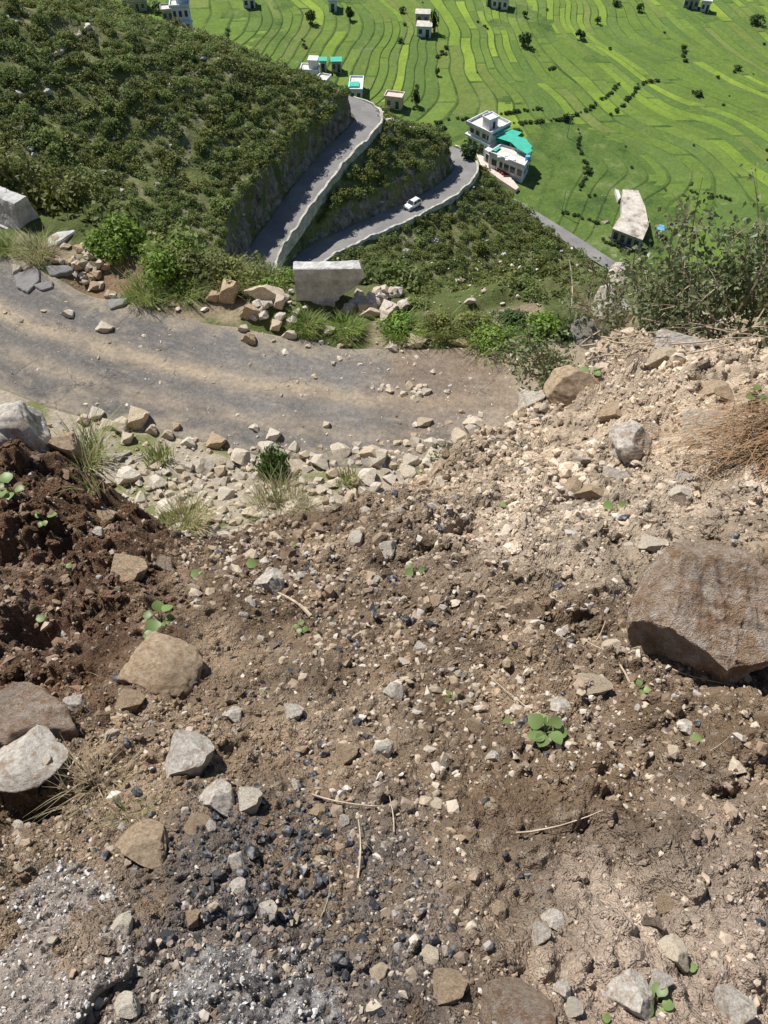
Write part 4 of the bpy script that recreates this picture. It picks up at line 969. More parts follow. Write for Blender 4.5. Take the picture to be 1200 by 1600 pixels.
# ---- lifted asphalt slabs at the viewer's feet, and broken plates on the lower road
SLABV = {}
def slab(pts_px, fn, d, label, step, thick, lift, amp, name='asphalt_slab', base=None, mat='tar_slab'):
    W = np.array([hit(base or fn, a, b, *d) for a, b in pts_px])
    x0, y0 = W[:, :2].min(0); x1, y1 = W[:, :2].max(0)
    gx = np.arange(x0, x1 + step, step); gy = np.arange(y0, y1 + step, step); X, Y = np.meshgrid(gx, gy)
    A = np.c_[W[:, :2], np.ones(len(W))]; co = np.linalg.lstsq(A, W[:, 2], rcond=None)[0]
    span = max(x1 - x0, y1 - y0)
    WX = X + 0.05 * span * fbm(X * 9 / span, Y * 9 / span, 161, 3); WY = Y + 0.05 * span * fbm(X * 9 / span + 5, Y * 9 / span, 162, 3)
    ins = np.zeros(X.shape, bool); j = len(W) - 1
    for i in range(len(W)):
        a, b = W[i], W[j]; cnd = ((a[1] > WY) != (b[1] > WY)) & (WX < (b[0] - a[0]) * (WY - a[1]) / (b[1] - a[1] + 1e-12) + a[0]); ins ^= cnd; j = i
    Z = co[0] * X + co[1] * Y + co[2] + lift + amp * (1.2 * fbm(X * 3 / span, Y * 3 / span, 163, 3) * 2 + 1.5 * fbm(X * 14 / span, Y * 14 / span, 166, 3) + 1.0 * fbm(X / step / 7, Y / step / 7, 164, 2) + 0.8 * fbm(X / step / 2.6, Y / step / 2.6, 165, 2))
    F = grid_faces(len(gy), len(gx)); F = F[ins.ravel()[F].all(1)]
    V = np.stack([X, Y, Z], -1).reshape(-1, 3)
    E = np.sort(np.stack([F, np.roll(F, -1, 1)], -1).reshape(-1, 2), 1); D = np.stack([F, np.roll(F, -1, 1)], -1).reshape(-1, 2)
    _, inv, c = np.unique(E, axis=0, return_inverse=True, return_counts=True); B = D[c[inv.ravel()] == 1]
    n = len(V); adj = {}
    for a_, b_ in B: adj.setdefault(int(a_), []).append(int(b_)); adj.setdefault(int(b_), []).append(int(a_))
    ks_ = np.array(list(adj)); nb_ = [adj[q] for q in adj]
    for _ in range(8): V[ks_, :2] = np.array([V[q, :2].mean(0) for q in nb_]) * 0.7 + V[ks_, :2] * 0.3
    V[ks_, 2] -= 0.18 * thick
    low = V.copy(); low[:, 2] -= thick; low[:, :2] += 0.25 * thick * np.stack([noise2(V[:, 0] / step / 9, V[:, 1] / step / 9, 167), noise2(V[:, 0] / step / 9, V[:, 1] / step / 9, 168)], -1)
    sk = np.stack([B[:, 1], B[:, 0], B[:, 0] + n, B[:, 1] + n], -1)
    AF = np.vstack([F, sk]); AV = np.vstack([V, low]); u, inv = np.unique(AF, return_inverse=True)
    me = mesh_np(name, AV[u], inv.reshape(AF.shape), True)
    SLABV[label] = AV[np.unique(F)]
    return tag(link(name, me, MATS[mat]), label, 'asphalt slab')
nb = lambda x, y: near_z(x, y, False)

slab([(-40, 1430), (40, 1385), (100, 1348), (175, 1352), (215, 1405), (205, 1470), (222, 1500), (170, 1560), (120, 1605), (60, 1650), (-40, 1660)], nb, R18,
     'tilted grey slab of lifted asphalt in the bottom left corner', 0.0042, 0.06, 0.042, 0.016)
slab([(275, 1600), (262, 1560), (285, 1500), (330, 1480), (400, 1472), (470, 1484), (520, 1500), (560, 1496), (605, 1522), (640, 1560), (690, 1600), (720, 1660), (280, 1660)], nb, R18,
     'crumbling slab of lifted asphalt at the bottom centre', 0.0042, 0.06, 0.036, 0.026, mat='tar_slab_dark')
slab([(500, 1490), (540, 1465), (590, 1475), (600, 1510), (560, 1535), (515, 1525)], nb, R18, 'knobbly black lump of tar on the central asphalt slab', 0.0042, 0.08, 0.075, 0.026, 'tar_lump', mat='tar_slab_dark')
for pts, lab in [
    ([(22, 432), (62, 420), (66, 440), (44, 462), (26, 452)], 'cracked asphalt plate at the left of the collapsed patch'),
    ([(50, 448), (84, 440), (86, 452), (66, 458)], 'small tipped asphalt plate in the collapsed patch'),
    ([(70, 418), (112, 414), (118, 430), (80, 434)], 'asphalt plate lying deeper in the collapsed patch'),
    ([(165, 472), (205, 466), (196, 480), (172, 487)], 'asphalt edge plate broken off right of the collapsed patch')]:
    slab(pts, fnm, M40, lab, 0.035, 0.16, 0.10, 0.010, 'asphalt_plate', mat='road_far')

# loose aggregate and dust crumbs lying on the asphalt slabs
P = np.vstack([v for k_, v in SLABV.items() if 'lifted asphalt' in k_]); P = P[g.choice(len(P), 3600)] + g.normal(size=(3600, 3)) * np.array([.003, .003, 0])
size = (P[:, 1] * CP - P[:, 2] * SP) / FPX * np.clip(g.lognormal(0.5, 0.55, len(P)), 0.6, 6)
pa = np.array([[0.55, 0.53, 0.51], [0.30, 0.26, 0.23], [0.07, 0.067, 0.066], [0.38, 0.31, 0.24]])
scatter('slab_grit', P + np.array([0, 0, .1]) * size[:, None], size, pa[g.choice(4, len(P), p=[.3, .3, .2, .2])], 'pebble', 19, 'loose aggregate and grit lying on the asphalt slabs')
# ================================================================== VEGETATION
def leaf_cloud(seed, n, lobes, leaf, squash=0.8, up=0.4):
    """unit crown: leaf-sized quads gathered on and inside several lobes"""
    g = np.random.default_rng(seed)
    ce = g.normal(size=(lobes, 3)); ce /= np.linalg.norm(ce, axis=1)[:, None]; ce *= g.uniform(0.25, 0.72, (lobes, 1)); ce[:, 2] = np.abs(ce[:, 2]) * 0.9
    ra = g.uniform(0.26, 0.5, lobes)
    k = g.integers(0, lobes, n); d = g.normal(size=(n, 3)); d /= np.linalg.norm(d, axis=1)[:, None]
    P = ce[k] + d * (ra[k] * g.uniform(0.45, 1.05, n) ** 0.6)[:, None]
    P[:, 2] *= squash; P[:, 2] -= 0.02
    nrm = d * 0.7 + g.normal(size=(n, 3)) * 0.6 + np.array([0, 0, up]); nrm /= np.linalg.norm(nrm, axis=1)[:, None]
    a = np.cross(nrm, g.normal(size=(n, 3))); a /= np.linalg.norm(a, axis=1)[:, None]; b = np.cross(nrm, a)
    L = leaf * g.uniform(0.6, 1.4, (n, 1))
    V = np.stack([P - a * L, P + b * L * 0.55, P + a * L, P - b * L * 0.55], 1)
    V[:, :, 2] = np.maximum(V[:, :, 2], -0.05)
    return V.reshape(-1, 3), np.arange(n * 4).reshape(n, 4)
def crown_mesh(name, seed, n, lobes, leaf, mat, squash=0.8):
    V, F = leaf_cloud(seed, n, lobes, leaf, squash); me = mesh_np(name, V, F, False); me.materials.append(MATS[mat]); return me
SCRUB = [crown_mesh('scrub', 200 + k, 900, 11, 0.085, 'scrub_leaf', 0.85) for k in range(5)]
SCRUB += [crown_mesh('scrub', 230 + k, 850, 11, 0.085, 'olive_leaf', 0.8) for k in range(4)]
# ---- scrub on the spur and the lower slope
g = np.random.default_rng(303)
N = 42000
X = g.uniform(-125, 80, N); Y = g.uniform(84, 226, N)
H, SB, SC = hill_z(X, Y); VZ = valley_z(X, Y)
px, py, dep = project(X, Y, H)
cutB = (SB < 0) & (SB > -HWB - 1.6); cutC = (SC < 0) & (SC > -HWC - 1.5) & (SB > 0)
ok = (H > VZ + 0.5) & (np.abs(SB) > HWB + 0.9) & (np.abs(SC) > HWC + 0.9) & ~cutB & ~cutC & (px > -50) & (px < 1060) & (py > -50) & (py < 560)
dens = 0.95 + 1.2 * fbm(X / 9, Y / 9, 171, 3)
# bare stony rills running down the slope
rill = np.abs(noise2((X + 0.4 * Y) / 7.5, (X - Y) / 40, 173)) < 0.035
ok &= (g.random(N) < np.clip(dens, 0.12, 1)) & ~(rill & (g.random(N) < 0.8))
idx = np.nonzero(ok)[0]
cell = {}; sel = []
rad = g.lognormal(0.55, 0.30, N).clip(0.9, 3.2)
for i in idx:
    c_ = (int(X[i] // 2), int(Y[i] // 2)); bad = False
    for a in (-1, 0, 1):
        for b_ in (-1, 0, 1):
            for j in cell.get((c_[0] + a, c_[1] + b_), ()):
                if (X[i] - X[j]) ** 2 + (Y[i] - Y[j]) ** 2 < (0.41 * (rad[i] + rad[j])) ** 2: bad = True; break
    if bad: continue
    cell.setdefault(c_, []).append(i); sel.append(i)
sel = np.array(sel); show = rad[sel] / dep[sel]
infr = (px[sel] > -5) & (px[sel] < 1000) & (py[sel] > -5) & (py[sel] < 470)
order = np.argsort(-show * infr)
def scrub_label(i):
    sz = 'large ' if rad[i] > 2.2 else 'small ' if rad[i] < 1.35 else ''
    kinds = [(540, 200, 'ridge end at the bend'), (300, 80, 'ridge line near the blue house'), (60, 20, 'top left corner'), (20, 180, 'left frame edge above the parapet'), (150, 280, 'brightest green bush'), (330, 330, 'yellow green verge bushes'),
             (400, 280, 'shaded rock cutting'), (470, 215, 'upper end of the rock cutting'), (250, 180, 'middle of the hillside'), (110, 80, 'tumbled pale wall'), (150, 170, 'centre left of the hillside'), (340, 180, 'centre right of the hillside')]
    spur = [(560, 300, 'upper edge of the lower cutting'), (640, 200, 'bend of the upper hairpin'), (690, 240, 'nose of the spur'), (480, 350, 'pale wall of the upper hairpin'), (600, 240, 'middle of the spur')]
    low = [(600, 370, 'pale wall of the lower hairpin'), (700, 330, 'wall near the car'), (760, 300, 'white building forecourt'), (640, 450, 'masonry rubble'), (760, 440, 'olive verge bush'), (900, 400, 'valley road'), (880, 450, 'rock ledge'), (740, 380, 'middle of the lower slope'), (820, 350, 'upper end of the valley road')]
    if SB[i] < 0: return rel_label(sz + 'scrub bush', px[i], py[i], kinds), 'scrub bushes on the hillside above the upper hairpin road'
    if SC[i] < 0: return rel_label(sz + 'scrub bush', px[i], py[i], spur), 'scrub bushes between the two hairpin roads'
    return rel_label(sz + 'scrub bush', px[i], py[i], low), 'scrub bushes below the lower hairpin road'
rows_v, rows_f, base_n = [], [], 0
for q, k in enumerate(order):
    i = sel[k]; m = SCRUB[int(g.integers(0, len(SCRUB)))]; r_ = rad[i]; hgt = r_ * g.uniform(0.8, 1.25); az = g.uniform(0, 6.28)
    if q < 300:
        o = bpy.data.objects.new('scrub_bush', m); C.objects.link(o); o.location = (X[i], Y[i], H[i] - 0.25); o.scale = (r_, r_, hgt); o.rotation_euler = (0, 0, az)
        l_, gp = scrub_label(i); tag(o, l_, 'bush', gp)
    else: rows_v.append((X[i], Y[i], H[i] - 0.25)); rows_f.append((az, r_, hgt))
# the rest of the scrub: one mass, the same bushes set on points
me = bpy.data.meshes.new('hillside_scrub'); me.from_pydata(rows_v, [], [])
ra_ = np.array(rows_f, np.float32)
at = me.attributes.new('turn', 'FLOAT_VECTOR', 'POINT'); at.data.foreach_set('vector', np.stack([0 * ra_[:, 0], 0 * ra_[:, 0], ra_[:, 0]], -1).astype(np.float32).ravel())
at = me.attributes.new('size', 'FLOAT_VECTOR', 'POINT'); at.data.foreach_set('vector', np.ascontiguousarray(ra_[:, [1, 1, 2]]).ravel())
so = tag(link('hillside_scrub', me), 'dense dark scrub covering the hillside', None, None, 'stuff')
ng = bpy.data.node_groups.new('scrub_points', 'GeometryNodeTree')
ng.interface.new_socket('Geometry', in_out='INPUT', socket_type='NodeSocketGeometry'); ng.interface.new_socket('Geometry', in_out='OUTPUT', socket_type='NodeSocketGeometry')
gi = ng.nodes.new('NodeGroupInput'); go = ng.nodes.new('NodeGroupOutput'); ip = ng.nodes.new('GeometryNodeInstanceOnPoints'); jn = ng.nodes.new('GeometryNodeJoinGeometry')
seen_m = set()
for o in [q for q in C.objects if q.name.startswith('scrub_bush')]:
    if o.data.name in seen_m: continue
    seen_m.add(o.data.name); oi = ng.nodes.new('GeometryNodeObjectInfo'); oi.inputs['Object'].default_value = o; oi.inputs['As Instance'].default_value = True
    ng.links.new(oi.outputs['Geometry'], jn.inputs[0])
ip.inputs['Pick Instance'].default_value = True
for nm, sk in (('turn', 'Rotation'), ('size', 'Scale')):
    na = ng.nodes.new('GeometryNodeInputNamedAttribute'); na.data_type = 'FLOAT_VECTOR'; na.inputs['Name'].default_value = nm; ng.links.new(na.outputs['Attribute'], ip.inputs[sk])
ng.links.new(gi.outputs[0], ip.inputs['Points']); ng.links.new(jn.outputs[0], ip.inputs['Instance']); ng.links.new(ip.outputs[0], go.inputs[0])
md = so.modifiers.new('scrub', 'NODES'); md.node_group = ng
# pale outcrop stones between the scrub
n = 1300; X2 = g.uniform(-120, 75, n); Y2 = g.uniform(90, 222, n); H2, SB2, SC2 = hill_z(X2, Y2)
k = (H2 > valley_z(X2, Y2) + 0.3) & (np.abs(SB2) > HWB + 0.6) & (np.abs(SC2) > HWC + 0.5) & (fbm(X2 / 8, Y2 / 8, 171, 3) < 0.05)
P = np.stack([X2, Y2, H2 + 0.15], -1)[k]
scatter('outcrop_stones', P, g.lognormal(-1.1, 0.5, k.sum()).clip(0.12, 0.9), np.array([[0.46, 0.44, 0.40]]) * g.uniform(0.7, 1.25, (k.sum(), 1)), 'pebble', 9, 'pale outcrop stones among the hillside scrub', 2)

# ---- grass tufts, seedlings, twigs
def blades(g, n, length, spread, width, lean=0.6, seg=3):
    V = []; F = []
    for _ in range(n):
        a = g.uniform(0, 6.28); r = spread * g.random() ** 0.6; b = np.array([r * math.cos(a), r * math.sin(a), 0.0]); L = length * g.uniform(0.5, 1.1)
        d = np.array([math.cos(a + g.normal() * 0.7), math.sin(a + g.normal() * 0.7), 0.0]); le = lean * g.uniform(0.2, 1.2); sd = np.array([-d[1], d[0], 0]) * width
        n0 = len(V)
        for k in range(seg + 1):
            t = k / seg; c = b + d * (L * le * t * t) + np.array([0, 0, L * t * (1 - 0.35 * le * t)]); w = (1 - 0.92 * t)
            V += [c - sd * w, c + sd * w]
        for k in range(seg): F.append((n0 + 2 * k, n0 + 2 * k + 1, n0 + 2 * k + 3, n0 + 2 * k + 2))
    return np.array(V), np.array(F)
def tuft(fn, px, py, w, h, n, mats, label, d, seed, width=0.006, cat='grass', lean=0.6):
    p = hit(fn, px, py + h * 0.35, *d); s = depth_of(p) / FPX; g = np.random.default_rng(seed)
    root = empty('grass_tuft', p); tag(root, label, cat)
    for q, m in enumerate(mats):
        V, F = blades(g, n // len(mats), h * s * 1.15, w * s * 0.38, width, lean)
        link('blades', mesh_np('blades', V, F, False), MATS[m], root)['kind'] = 'stuff'
    return root
tuft(fnn, 138, 700, 70, 60, 150, ['grass_blade', 'dry_grass'], 'tall green grass clump beside the pale boulder on the bank', R18, 1, 0.0035, 'grass', 0.8)
tuft(fnm, 140, 690, 70, 70, 160, ['grass_blade'], 'green grass clump at the inner road edge behind the red bank', M40, 2, 0.016, 'grass', 0.9)
tuft(fnm, 292, 806, 100, 46, 420, ['grass_blade', 'dry_grass', 'dry_grass'], 'pale grass clump in the rubble at the foot of the slide, left one', M40, 3, 0.010, 'grass', 0.95)
tuft(fnm, 440, 782, 120, 40, 460, ['dry_grass', 'grass_blade', 'dry_grass'], 'wide pale grass clump in the rubble below the green shrub', M40, 4, 0.010, 'grass', 1.0)
tuft(fnm, 250, 712, 60, 26, 150, ['grass_blade'], 'low green grass patch in the rubble near the cream stones', M40, 5, 0.022)
tuft(fnm, 545, 745, 40, 26, 90, ['dry_grass', 'grass_blade'], 'small pale grass clump right of the wide one', M40, 6, 0.022)
tuft(fnn, 150, 1215, 130, 42, 150, ['dry_grass'], 'mat of dry straw grass below the grey slab at the left', R18, 7, 0.0014, 'grass', 1.3)
tuft(fnn, 205, 1270, 90, 34, 90, ['dry_grass', 'grass_blade'], 'dry grass wisp above the broad flat tan rock', R18, 8, 0.0013, 'grass', 1.3)
tuft(fnn, 150, 745, 40, 70, 26, ['dry_grass', 'grass_blade'], 'few thin grass stalks on the crest of the red bank', R18, 9, 0.004)
for k, (a, b, w, h, m, l) in enumerate([
    (225, 452, 80, 30, ['grass_blade', 'bright_leaf'], 'tall green grass at the outer road edge right of the collapsed patch'),
    (290, 450, 80, 28, ['grass_blade', 'bright_leaf'], 'thick green grass at the outer road edge, second clump'),
    (350, 436, 80, 30, ['grass_blade', 'dry_grass'], 'pale green grass on the outer edge behind the dark brown rock'),
    (410, 436, 80, 28, ['grass_blade', 'olive_leaf'], 'yellow green grass left of the parapet'),
    (625, 512, 80, 26, ['grass_blade', 'bright_leaf'], 'green grass clump on the outer verge right of the masonry rubble'),
    (690, 508, 70, 26, ['grass_blade', 'olive_leaf'], 'green grass clump on the outer verge, next to a brown patch'),
    (760, 522, 100, 30, ['grass_blade', 'bright_leaf'], 'bright low grass on the outer verge near the slide'),
    (480, 500, 70, 18, ['bright_leaf', 'grass_blade'], 'weedy grass right under the parapet'),
    (540, 508, 70, 16, ['bright_leaf', 'grass_blade'], 'weedy grass under the broken end of the parapet'),
    (60, 388, 70, 28, ['grass_blade', 'dry_grass'], 'grass fringe below the left parapet'),
    (15, 384, 50, 22, ['grass_blade'], 'grass fringe at the left frame edge below the parapet')]):
    tuft(fnm, a, b, w, h, 360, m, l, M40, 20 + k, 0.011, 'grass', 1.1)

def leaf_mesh(seed=0):
    """one round leaf with a folded midrib, root at the origin, growing along +X"""
    u = np.linspace(0, 1, 7); wd = 0.48 * np.sin(np.pi * u ** 0.8) ** 0.75 + 0.02; V = []; F = []
    for k in range(7):
        z = 0.16 * u[k] * (1 - 1.3 * u[k]); V += [(u[k], -wd[k], z + 0.10 * wd[k] * 2), (u[k], 0, z), (u[k], wd[k], z + 0.10 * wd[k] * 2)]
    for k in range(6):
        for j in (0, 1): a = 3 * k + j; F.append((a, a + 3, a + 4, a + 1))
    me = mesh_np('leaf', np.array(V), np.array(F), True); me.materials.append(MATS['seedling_leaf']); return me
LEAF = leaf_mesh()
def seedling(px, py, n, size_px, label, seed, name='seedling', flat=0.25):
    g = random.Random(seed); p = hit(fnn, px, py, *R18); s = depth_of(p) / FPX
    root = empty(name, p); tag(root, label, 'seedling' if n > 1 else 'leaf')
    st = MB(); L = size_px * s
    for k in range(n):
        a = 6.28 * k / n + g.uniform(-.4, .4); e = g.uniform(0.1, 0.9); hgt = L * g.uniform(0.3, 0.9) if n > 1 else L * 0.25
        b = Vector((math.cos(a) * L * 0.28 * (n > 1), math.sin(a) * L * 0.28 * (n > 1), hgt))
        st.tube([(0, 0, -0.01), b * 0.55 + Vector((0, 0, L * .1)), b], [L * .035, L * .03, L * .02], 5)
        o = bpy.data.objects.new('leaf', LEAF); C.objects.link(o); o.parent = root; o.location = b
        sc_ = L * g.uniform(0.5, 0.95); o.scale = (sc_, sc_, sc_); o.rotation_euler = (g.uniform(-.4, .4), flat * g.uniform(-1.2, 0.8), a)
    st.build('stem', MATS['grass_blade'], root)
    return root
for k, (a, b, n, z, l) in enumerate([
    (252, 972, 6, 28, 'bright green seedling of round leaves just above the two-humped boulder'),
    (852, 1146, 11, 28, 'leafiest green seedling, in the middle right of the slide'),
    (648, 896, 3, 20, 'three-leaf seedling on the brown soil above centre'),
    (470, 982, 4, 14, 'small dark seedling near the middle left of the slide'),
    (702, 1092, 3, 13, 'tiny seedling left of the leafiest one, higher up'),
    (1022, 1568, 5, 30, 'pale green shoot in front of the broken white and brown rock'),
    (72, 815, 6, 18, 'leafy weed on the dark red bank'), (22, 772, 6, 24, 'leafy weed at the left edge of the red bank'),
    (958, 797, 2, 18, 'pair of small leaves on the pale soil above the largest boulder'),
    (1000, 1078, 3, 14, 'small sprout at the lower left of the largest boulder'),
    (922, 590, 6, 18, 'pale green sprig growing beside the squared tan block'),
    (1180, 625, 5, 18, 'green sprig at the right frame edge below the brush pile'),
    (299, 903, 1, 24, 'single pale leaf right of the orange tan rock'), (385, 884, 1, 26, 'single green leaf left of the upright whitish rock'),
    (456, 858, 1, 18, 'single leaf above the upright whitish rock'), (180, 925, 1, 18, 'single leaf under the orange tan rock'),
    (58, 971, 1, 24, 'single pale leaf on the red soil at the far left'), (105, 885, 1, 20, 'single leaf on the red soil left of the orange tan rock'),
    (785, 1132, 1, 20, 'single pale leaf left of the leafiest seedling'), (780, 790, 1, 14, 'single leaf on the pale soil above centre'),
    (940, 1590, 1, 22, 'single yellow green leaf at the bottom edge'), (1072, 1512, 1, 18, 'single leaf below the smooth tan oval stone'),
    (225, 998, 1, 20, 'single leaf touching the left of the two-humped boulder'), (1075, 1160, 1, 24, 'dark green leaf below the white stone by the pit')]):
    seedling(a, b, n, z, l, 40 + k)

def leafy_shrub(name, fn, px, py, w, h, n, leaf, mat, label, d, seed, squash=0.9, dd=None):
    p = hit(fn, px, py + h * 0.42, *d) if dd is None else ray(px, py + h * 0.42) * dd; s = depth_of(p) / FPX
    root = empty(name, p); tag(root, label, 'shrub')
    r = w * s * 0.55; hh = h * s * 0.95
    V, F = leaf_cloud(seed, n, 11, leaf / r, 1.0, 0.5); V = V * np.array([r, r, hh * 0.9])
    link('foliage', mesh_np('foliage', V, F, False), MATS[mat], root)['kind'] = 'stuff'
    g = random.Random(seed); st = MB()
    for _ in range(9):
        a = g.uniform(0, 6.28); q = g.uniform(.3, .8)
        st.tube([(0, 0, -0.1), (math.cos(a) * r * q * .4, math.sin(a) * r * q * .4, hh * .35), (math.cos(a) * r * q, math.sin(a) * r * q, hh * .75)], [leaf * .22, leaf * .16, leaf * .06], 5)
    st.build('stems', MATS['bark'], root); return root
for k, (a, b, w, h, n, lf, m, l) in enumerate([
    (45, 262, 150, 110, 2600, 0.10, 'olive_leaf', 'olive green bush beyond the left parapet'),
    (185, 350, 120, 80, 3000, 0.075, 'bright_leaf', 'brightest green bush beside the collapsed patch'),
    (250, 400, 110, 60, 2300, 0.07, 'bright_leaf', 'bright green bush at the outer edge, right of the brightest one'),
    (315, 408, 100, 56, 1900, 0.08, 'olive_leaf', 'olive bush at the outer edge behind the tall grass'),
    (110, 290, 100, 70, 1700, 0.09, 'olive_leaf', 'olive bush between the left parapet and the brightest bush'),
    (375, 418, 90, 50, 1500, 0.07, 'olive_leaf', 'low olive bush behind the dark brown rock'),
    (430, 428, 70, 36, 1100, 0.06, 'bright_leaf', 'low yellow green bush touching the left end of the parapet'),
    (630, 502, 80, 34, 1300, 0.06, 'bright_leaf', 'round green bush on the verge right of the masonry rubble'),
    (690, 498, 70, 30, 1000, 0.055, 'olive_leaf', 'round olive bush on the verge, second right of the parapet'),
    (765, 508, 110, 34, 1400, 0.06, 'bright_leaf', 'low bright bush on the verge by the slide'),
    (800, 486, 70, 30, 900, 0.06, 'tree_leaf', 'dark bush below the verge near the slide, left of three'),
    (845, 492, 70, 34, 900, 0.06, 'bright_leaf', 'green bush below the verge near the slide, middle of three'),
    (885, 500, 60, 36, 800, 0.06, 'tree_leaf', 'dark bush below the verge next to the rock ledge'),
    (815, 515, 80, 30, 1000, 0.055, 'bright_leaf', 'low bright bush at the road end beside the slide'),
    (740, 492, 60, 22, 700, 0.055, 'olive_leaf', 'olive bush on the verge against the dark slope'),
    (430, 712, 66, 74, 1500, 0.05, 'tree_leaf', 'dark green shrub rising from the rubble strip'),
    (700, 706, 58, 46, 700, 0.05, 'bush_leaf', 'small grey green plant where the slide meets the rubble')]):
    leafy_shrub('verge_shrub' if k < 15 else 'rubble_shrub', fnm, a, b, w, h, n, lf, m, l, M40, 600 + k)
# low scrub down the outer bank
for _ in range(90):
    px = gr.uniform(-40, 960) if _ < 50 else gr.uniform(620, 1000); s_ = gr.uniform(3.2, 12) if _ < 50 else gr.uniform(1.8, 4.2)
    j = int(np.argmin(np.abs(project(RA[:, 0], RA[:, 1], np.full(len(RA), ZA))[0] - px)))
    q = RA[j] - Nn[j] * (HWA + s_); zq = float(mid_z(np.array([q[0]]), np.array([q[1]]))[0])
    o = bpy.data.objects.new('bank_scrub', SCRUB[gr.randrange(9)]); C.objects.link(o); o.location = (q[0], q[1], zq - 0.2); r_ = gr.uniform(0.8, 1.6) if _ < 50 else gr.uniform(0.35, 0.7); o.scale = (r_, r_, r_); o.rotation_euler = (0, 0, gr.uniform(0, 6))
    bp = project(q[0], q[1], zq); tag(o, rel_label('bank scrub' if r_ < 1.2 else 'larger bank scrub', bp[0], bp[1], [(510, 445, 'central parapet block'), (590, 465, 'masonry rubble'), (20, 330, 'left parapet block'), (185, 350, 'brightest green bush'), (310, 400, 'olive edge bush'), (360, 454, 'dark brown rock'), (690, 490, 'round olive bush'), (770, 505, 'low bright bush'), (845, 480, 'green bush near the slide'), (950, 480, 'rock ledge')]), 'bush', 'scrub on the bank below the road edge')

# ---- uprooted brush heaped at the right, its twigs and leaves
def brush(name, rootpx, dd, spread, n_main, length, n_leaf, leaf, label, seed, lean=(-0.25, 0.1, 1.0), mat='bush_leaf', dry=0.6):
    g = np.random.default_rng(seed); p0 = hit(fnn, *rootpx, *R18) if dd is None else ray(*rootpx) * dd
    root = empty(name, p0); tag(root, label, 'brush' if n_main > 20 else 'bush')
    tips = []
    for k in range(n_main):
        b = np.array([g.normal() * spread[0], g.normal() * spread[1], g.normal() * spread[2] - 0.05])
        d = np.array(lean) + g.normal(size=3) * np.array([0.85, 0.5, 0.45]); d /= np.linalg.norm(d); L = length * g.uniform(0.45, 1.1)
        sag = g.uniform(-0.1, 0.45) * L; side = g.normal(size=3) * 0.12 * L
        pts = [b + d * L * t + np.array([0, 0, -sag]) * t * t + side * math.sin(2.6 * t) for t in np.linspace(0, 1, 7)]
        mb = MB(); r0 = 0.013 * g.uniform(0.5, 1.3)
        mb.tube(pts, list(np.linspace(r0, r0 * 0.25, 7)), 5)
        for q in range(4):
            t = g.uniform(0.3, 0.95); c = pts[int(t * 6)]; d2 = d * 0.5 + g.normal(size=3) * 0.7; d2 /= np.linalg.norm(d2); l2 = L * g.uniform(0.18, 0.4)
            tw = [c, c + d2 * l2 * 0.5 + (0, 0, 0.02), c + d2 * l2]; mb.tube(tw, [r0 * .4, r0 * .3, r0 * .15], 4)
            tips += [tw[1], tw[2], (tw[1] + tw[2]) / 2]
        tips += pts[2:]
        mb.build('branch', MATS['pale_twig' if g.random() < dry else 'bark'], root)
    tips = np.array(tips); n = n_leaf
    P = tips[g.integers(0, len(tips), n)] + g.normal(size=(n, 3)) * 0.055
    a = g.normal(size=(n, 3)); a[:, 2] -= 0.3; a /= np.linalg.norm(a, axis=1)[:, None]
    nr = np.cross(a, g.normal(size=(n, 3))); nr[:, 2] += 0.6; b = np.cross(nr, a); b /= np.linalg.norm(b, axis=1)[:, None]; nr = np.cross(a, b)
    L = leaf * g.uniform(0.55, 1.25, (n, 1))
    V = np.stack([P, P + a * L * .35 + b * L * .3 + nr * L * .06, P + a * L, P + a * L * .35 - b * L * .3 + nr * L * .06], 1).reshape(-1, 3)
    F = np.stack([np.arange(n) * 4, np.arange(n) * 4 + 1, np.arange(n) * 4 + 2, np.arange(n) * 4, np.arange(n) * 4 + 2, np.arange(n) * 4 + 3], -1).reshape(-1, 3)
    link('foliage', mesh_np('foliage', V, F, False), MATS[mat], root)['kind'] = 'stuff'
    return root
brush('brush_pile', (1150, 500), 7.6, (0.66, 0.35, 0.10), 60, 1.15, 3600, 0.078, 'heap of uprooted leafy brush with bare pale twigs at the right edge', 900, (-0.12, 0.25, 0.8))
brush('brush_bush', (1080, 470), 8.0, (0.42, 0.25, 0.10), 24, 0.85, 2300, 0.072, 'lower leafy left end of the uprooted brush heap', 901, (-0.35, 0.2, 0.55))
brush('ledge_bush', (965, 498), 8.8, (0.16, 0.12, 0.06), 14, 0.55, 1100, 0.05, 'leafy bush half covering the rock ledge at the crest', 903, (-0.3, 0.2, 0.6), 'bush_leaf', 0.2)
brush('crest_bush', (872, 572), None, (0.12, 0.10, 0.03), 12, 0.62, 950, 0.055, 'small leafy bush hanging over the crest beside the squared tan block', 902, (-0.75, 0.25, 0.75), 'bush_leaf', 0.1)
